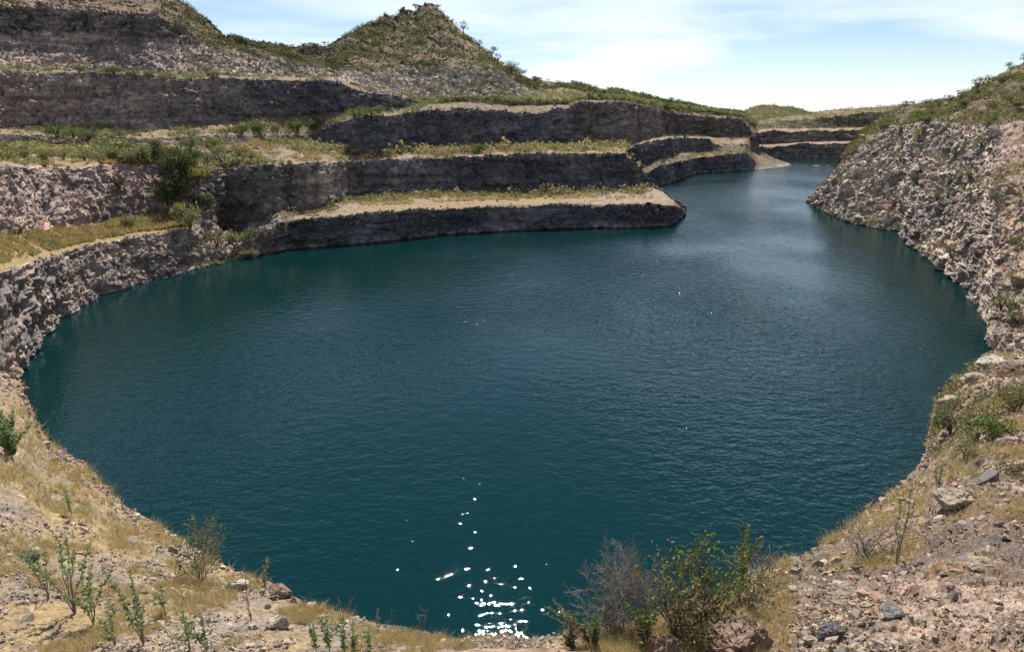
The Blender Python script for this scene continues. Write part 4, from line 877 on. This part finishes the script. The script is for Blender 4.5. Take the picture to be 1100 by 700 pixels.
P, D = scatter('distant_hill', [1], 2600, (790, 900), (105, 140)); scrub('distant_scrub', P, D / F * rng.uniform(.8, 2.0, len(P)), 'woodland scrub on the distant hill', M_GREY, 6)
P, D = scatter('right_bank', [2], 700, (930, 1160), (130, 390), lambda G: np.clip(fbm(G / 7, 3, 91) * 3 - .4, 0, 1)); scrub('slope_weeds', P, D / F * rng.uniform(1.5, 3.5, len(P)), 'dry weeds between the rocks of the right bank', M_DRY, 7, 12)
P, D = scatter('quarry_terrace', [2, 4], 700, (200, 380), (160, 290)); scrub('wall_weeds', P, D / F * rng.uniform(1.3, 3.0, len(P)), 'grey weeds on the slumped dark walls near the gully', M_GREY, 8, 12)
P, D = scatter('quarry_terrace', [2, 4], 500, (380, 736), (150, 260), lambda G: np.clip(fbm(G / 6, 3, 12) * 3 - .3, 0, 1)); scrub('ledge_weeds', P, D / F * rng.uniform(.8, 2.0, len(P)), 'pale weeds on the ledges of the dark far walls', M_DRY, 9, 12)

P, D = scatter('quarry_terrace', [3], 1100, (300, 695), (190, 245), lambda G: np.clip(fbm(G / 5, 3, 20) * 3 + .4, .05, 1), (.5, 1)); scrub('bench_weeds', P, D / F * rng.gamma(4, .65, len(P)), 'pale dry weeds along the foot of the second far wall', M_DRY, 10, 14)
P, D = scatter('quarry_terrace', [5], 1500, (330, 690), (140, 185), lambda G: np.clip(fbm(G / 5, 3, 19) * 3 + .5, .05, 1)); scrub('second_bench_weeds', P, D / F * rng.gamma(4, .75, len(P)), 'pale grey brush along the second far bench', M_DRY, 11, 13)
P, D = scatter('quarry_terrace', [5], 1300, (-60, 345), (140, 185), mk); scrub('bench_brush', P, D / F * rng.gamma(4, .8, len(P)), 'grey green brush on the second left bench', M_GREY, 12, 15)
P, D = scatter('upper_terrace', [2, 4], 1500, (-60, 480), (60, 165), mk); scrub('ledge_brush', P, D / F * rng.uniform(1.2, 3.2, len(P)), 'grey green brush on the upper left ledges', M_GREY, 13, 16)
P, D = scatter('channel_wall', [3, 5], 500, (690, 812), (140, 185)); scrub('channel_brush', P, D / F * rng.uniform(.8, 2.0, len(P)), 'dry brush on the benches above the channel', M_DRY, 14, 14)
P, D = scatter('upper_terrace', [5, 6], 700, (200, 400), (45, 90)); scrub('saddle_brush', P, D / F * rng.uniform(1.0, 2.6, len(P)), 'dry brush on the slope under the saddle', M_OLIVE, 15, 14)
P, D = scatter('upper_terrace', [5], 500, (390, 560), (65, 110)); scrub('rubble_brush', P, D / F * rng.uniform(1.0, 2.4, len(P)), 'brush growing among the pale tumbled blocks', M_GREY, 16, 14)
# dry grass: blades nobody could count
def blades(name, P, S, label, mat, seed, per=12, width=.06, flop=.55):
    r = np.random.default_rng(seed); n = len(P)
    b = P[:, None] + r.normal(size=(n, per, 3)) * np.array([.3, .3, .02]) * S[:, None, None] * .6
    tip = b + np.stack([r.normal(size=(n, per)) * flop, r.normal(size=(n, per)) * flop, r.uniform(.5, 1.1, (n, per))], -1) * S[:, None, None]
    a = r.random((n, per)) * 6.28; w = np.stack([np.cos(a), np.sin(a), 0 * a], -1) * S[:, None, None] * width
    V = np.stack([b - w, b + w, tip], 2).reshape(-1, 3); V[0::3, 2] -= .03; V[1::3, 2] -= .03
    me = np_mesh(name, V, np.arange(len(V)).reshape(-1, 3), {'var': np.repeat(np.clip(np.repeat(r.random(n), per) * .6 + r.random(n * per) * .4, 0, 1), 3)})
    o = link(name, me, mat); tag(o, label, kind='stuff'); return o
gm = lambda G: np.clip(fbm(G / 2.6, 3, 41) * 5 + .25, 0, 1) * np.clip(fbm(G / .55, 2, 43) * 3 + .6, .05, 1)
P, D = scatter('near_bank', [2], 5000, (-60, 345), (440, 705), gm); blades('dry_grass', P, D / F * np.minimum(rng.gamma(5, 1.35, len(P)), 10.5), 'dry straw coloured grass on the near left bank', M_GRASS, 1, 14, .035)
P, D = scatter('near_bank', [2], 1500, (330, 660), (640, 705), gm); blades('bank_grass', P, D / F * rng.uniform(4, 10, len(P)), 'sparse dry grass along the brink in front of the water', M_GRASS, 2, 12, .035)
P, D = scatter('near_bank', [2], 1500, (640, 850), (600, 705)); blades('brink_grass', P, D / F * rng.uniform(5, 14, len(P)), 'olive and tan grass around the bushes at the brink', M_GRASS, 3, 14, .035)
P, D = scatter('near_bank', [2], 1500, (860, 1110), (380, 620), lambda G: np.clip(fbm(G / 3.5, 3, 61) * 4 - .5, 0, 1)); blades('slope_grass', P, D / F * rng.uniform(4, 11, len(P)), 'thin tan grass on the right slope', M_GRASS, 4, 12, .04)
P, D = scatter('quarry_terrace', [3], 3000, (-60, 205), (220, 300), lambda G: np.clip(fbm(G / 5, 3, 5) * 3 + .6, .15, 1), (.15, 1)); blades('bench_grass', P, D / F * rng.uniform(3, 6.5, len(P)), 'yellow grass along the lowest left bench', M_GRASSY, 5, 10, .10)
P, D = scatter('quarry_terrace', [5], 1900, (-60, 345), (140, 185), lambda G: np.clip(fbm(G / 6, 3, 6) * 4 + .3, .0, 1)); blades('upper_bench_grass', P, D / F * rng.uniform(2.5, 5.5, len(P)), 'yellow green grass on the second left bench', M_GRASSY, 6, 10, .10)
P, D = scatter('quarry_terrace', [5], 500, (585, 668), (140, 185), lambda G: np.clip(fbm(G / 7, 3, 55) * 4 + .3, 0, 1), (.3, 1)); blades('bright_grass', P, D / F * rng.uniform(2.5, 6, len(P)), 'patch of bright yellow grass on the second far bench', M_GRASSY, 7, 10, .10)
P, D = scatter('quarry_terrace', [3], 1500, (300, 700), (190, 240), lambda G: np.clip(fbm(G / 6, 3, 8) * 3 + .2, 0, 1), (.3, 1)); blades('far_bench_grass', P, D / F * rng.uniform(1.5, 4, len(P)), 'reddish dry grass on the lowest far bench', M_GRASS, 8, 10, .12)

# ------------------------------------------------------------------ plants on the near bank, one by one
milkweed(79, 657, 98, 'tall branching broad leaved plant with clustered leaves on the left bank', nst=7, spread=.5, leaf=.16, seed=1, leafy=.36)
milkweed(99, 669, 74, 'dense leafy broad leaved plant leaning over pale stones on the left bank', nst=5, spread=.45, leaf=.16, seed=2, lean=(.15, 0), leafy=.6, dens=1.1)
milkweed(154, 689, 94, 'upright broad leaved plant with one dense leafy column on the left bank', nst=5, spread=.45, leaf=.15, seed=3, leafy=.6, dens=1.1)
milkweed(204, 698, 60, 'short greyish broad leaved plant beside the leafy column plant', nst=4, spread=.45, leaf=.13, seed=4, leafy=.6)
milkweed(122, 690, 46, 'short leafy plant between the leaning plant and the leafy column', nst=3, spread=.4, leaf=.14, seed=50, leafy=.7)
milkweed(52, 640, 62, 'sparse plant with dark drooping leaf clusters left of the tall branching one', nst=5, spread=.4, leaf=.15, seed=51, leafy=.32)
milkweed(180, 660, 40, 'small plant with a tuft of leaves in the straw grass', nst=3, spread=.3, leaf=.13, seed=52, leafy=.6)
milkweed(222, 698, 50, 'low spreading plant with small grey green leaves by the gravel', nst=5, spread=.5, leaf=.12, seed=5, leafy=.6)
twig_bush(217, 622, 58, 72, 'half dead bush with a green centre standing at the brink on the left', seed=1, n0=10, depth=4, leaves=560, mat=M_GREEN)
milkweed(271, 664, 70, 'tall thin nearly leafless stalk by the reddish rock', name='dry_stalk', nst=2, spread=.08, leaf=.06, seed=6, leafy=.5, dens=.5, mat=M_DRY)
milkweed(285, 632, 44, 'slim leafy shoot standing at the brink above the reddish rock', nst=2, spread=.16, leaf=.13, seed=7, lean=(.14, 0), leafy=.8, mat=M_OLIVE)
milkweed(77, 552, 36, 'small sapling on the pinkish gravel near the left brink', nst=3, spread=.35, leaf=.16, seed=8, leafy=.6)
milkweed(14, 492, 56, 'dense dark green bush at the left edge of the bank', name='leafy_bush', nst=9, spread=.42, leaf=.30, seed=9, leafy=.85, cat='bush')
for i, (x, y, h, lb_) in enumerate([(340, 698, 40, 'small upright leafy shoot at the brink left of the bare forked twig'), (356, 698, 52, 'tallest upright leafy shoot of the clump at the brink'), (370, 698, 46, 'leafy shoot right of the tallest shoot at the brink'), (383, 697, 40, 'bushy shoot at the right end of the clump at the brink'), (397, 697, 30, 'short shoot beside the bushy shoot at the brink')]):
    milkweed(x, y, h, lb_, name='leafy_shoot', nst=2, spread=.15, leaf=.13, seed=20 + i, leafy=.85, mat=M_MILK)
milkweed(406, 676, 30, 'short leafy sprig on the rim beside a bare twig', name='leafy_shoot', nst=2, spread=.3, leaf=.09, seed=26, leafy=.8, mat=M_OLIVE)
def bare(px, py, hpx, label, seed, n=3, spread=.6):
    hit = place(px, py, ('near_bank',)); p, dep, _ = hit; H = hpx * dep / F; r = np.random.default_rng(seed + 4000); t = Tubes()
    for i in range(n):
        a = r.random() * 6.28; e = np.array([math.cos(a) * spread * H * r.uniform(.3, 1), math.sin(a) * spread * H * .4, H * r.uniform(.7, 1)])
        m = e * .5 + r.normal(size=3) * .04 * H; t.add([[0, 0, -.05], m, e], [.009, .006, .003], 4)
        for _ in range(2):
            k = m + (e - m) * r.random(); t.add([k, k + unit(r.normal(size=3) + [0, 0, .8]) * H * .22], [.004, .002], 3)
    o = link('bare_twig', t.mesh('bare_twig'), M_TWIG); o.location = p; tag(o, label, 'twig'); return o
bare(370, 660, 34, 'bare forked pale twig sticking up over the water left of the sprig', 1)
bare(340, 652, 28, 'thin bare twig leaning over the water beside the forked twig', 2, 2)
bare(414, 674, 30, 'bare twig leaning right from the rim by the leafy sprig', 3, 2, .9)
bare(453, 683, 42, 'dry seed stalk with side twigs rising over the brink', 4, 3, .35)
bare(556, 692, 36, 'pale bare forked branch in front of the sun glitter', 5, 4, .8)
bare(120, 538, 30, 'dry twig on the left brink near the pinkish gravel', 6, 3, .7)
for i, x in enumerate([845, 858, 868, 880, 893, 905, 921]):
    o = bare(x, np.interp(x, [p[0] for p in E_Y], [p[1] for p in E_Y]) + 5, 30 + 8 * math.sin(i * 2.1), 'thin dry stalk on the rim of the scree slope', 30 + i, 2, .2)
    o['group'] = 'dry stalks along the scree rim'; o.name = 'dry_stalk'
milkweed(637, 692, 56, 'leafy branch reaching out left over the water', name='leafy_bush', nst=4, spread=.3, leaf=.15, seed=32, lean=(-.75, .1), leafy=.85, mat=M_OLIVE, cat='bush')
milkweed(612, 695, 32, 'small yellow green shrub under the outreaching branch', name='leafy_bush', nst=5, spread=.5, leaf=.15, seed=33, leafy=.85, mat=M_OLIVE, cat='bush')
milkweed(640, 694, 44, 'upright leafy shrub at the root of the outreaching branch', name='leafy_bush', nst=4, spread=.25, leaf=.15, seed=34, leafy=.85, mat=M_GREEN, cat='bush')
twig_bush(664, 676, 84, 92, 'round grey leafless bush of fine twigs at the brink', seed=2, n0=22, depth=5)
milkweed(690, 690, 60, 'green shrub with rounded leaves in front of the grey leafless bush', name='leafy_bush', nst=7, spread=.45, leaf=.16, seed=35, leafy=.75, mat=M_GREEN, cat='bush')
twig_bush(728, 686, 92, 90, 'dark stemmed olive bush between the grey leafless bush and the sapling', name='leafy_bush', seed=3, n0=13, depth=4, leaves=620, mat=M_OLIVE, twigmat=M_BARK)
twig_bush(752, 670, 78, 90, 'green leafed bush behind the dark stemmed olive bush', name='leafy_bush', seed=4, n0=11, depth=4, leaves=900, mat=M_GREEN, twigmat=M_BARK)
milkweed(793, 640, 90, 'leafy sapling with three upright crowns above the large brown boulder', name='sapling', nst=5, spread=.32, leaf=.15, seed=36, leafy=.6, dens=1.5, mat=M_GREEN, cat='sapling')
twig_bush(815, 632, 60, 50, 'wiry dry bush at the right of the sapling', seed=5, n0=10, depth=3, leaves=60, mat=M_DRY)
for i, (x, y, w, lb_) in enumerate([(770, 676, 40, 'low olive tussock bush by the large brown boulder'), (745, 690, 44, 'low yellow green bush between the two brown boulders'), (812, 646, 46, 'tan dry bush on the brink left of the scree')]):
    twig_bush(x, y, w, 26, lb_, name='low_bush', seed=40 + i, n0=12, depth=3, leaves=260, mat=[M_OLIVE, M_YEL, M_DRY][i])
milkweed(964, 604, 98, 'slender sapling with few leaves standing on the scree', name='sapling', nst=3, spread=.14, leaf=.12, seed=37, leafy=.5, dens=.7, mat=M_GREY, cat='sapling')
twig_bush(930, 600, 60, 34, 'tan dry bush left of the slender sapling on the scree', name='low_bush', seed=46, n0=12, depth=3, leaves=200, mat=M_DRY)
milkweed(1003, 534, 44, 'thin sapling at the edge of the scree by the layered ledge', name='sapling', nst=3, spread=.3, leaf=.15, seed=38, leafy=.6, mat=M_GREY, cat='sapling')
for i, (x, y, w, m, lb_) in enumerate([(1022, 466, 40, M_GREY, 'grey green bush on the low terrace above the right shore'), (1045, 474, 40, M_GREEN, 'fresh green bush beside the grey green terrace bush'), (1066, 472, 38, M_GREEN, 'green bush at the foot of the pinkish rock'), (1035, 492, 34, M_DRY, 'tan bush below the fresh green terrace bush'),
        (1090, 440, 38, M_OLIVE, 'olive bush above the pinkish rock'), (1018, 445, 28, M_OLIVE, 'olive bush close to the right shore'), (1060, 448, 30, M_DRY, 'dry bush between the terrace bushes'), (1088, 508, 26, M_OLIVE, 'small olive bush at the top of the scree')]):
    shrub(x, y, w * 1.3, ['round', 'wispy'][i % 2], m, lb_, None, 1, names=('near_bank',))
P, D = scatter('near_bank', [2], 420, (1000, 1110), (395, 520), lambda G: np.clip(fbm(G / 6, 3, 23) * 3 + .3, 0, 1)); scrub('terrace_weeds', P, D / F * rng.uniform(2.5, 6.5, len(P)), 'tangled dry and green weeds on the low terrace above the right shore', M_OLIVE, 21, 22)
P, D = scatter('near_bank', [2], 260, (1000, 1110), (395, 520)); scrub('terrace_brush', P, D / F * rng.uniform(2.5, 6.0, len(P)), 'pale dry brush on the low terrace above the right shore', M_DRY, 22, 22)
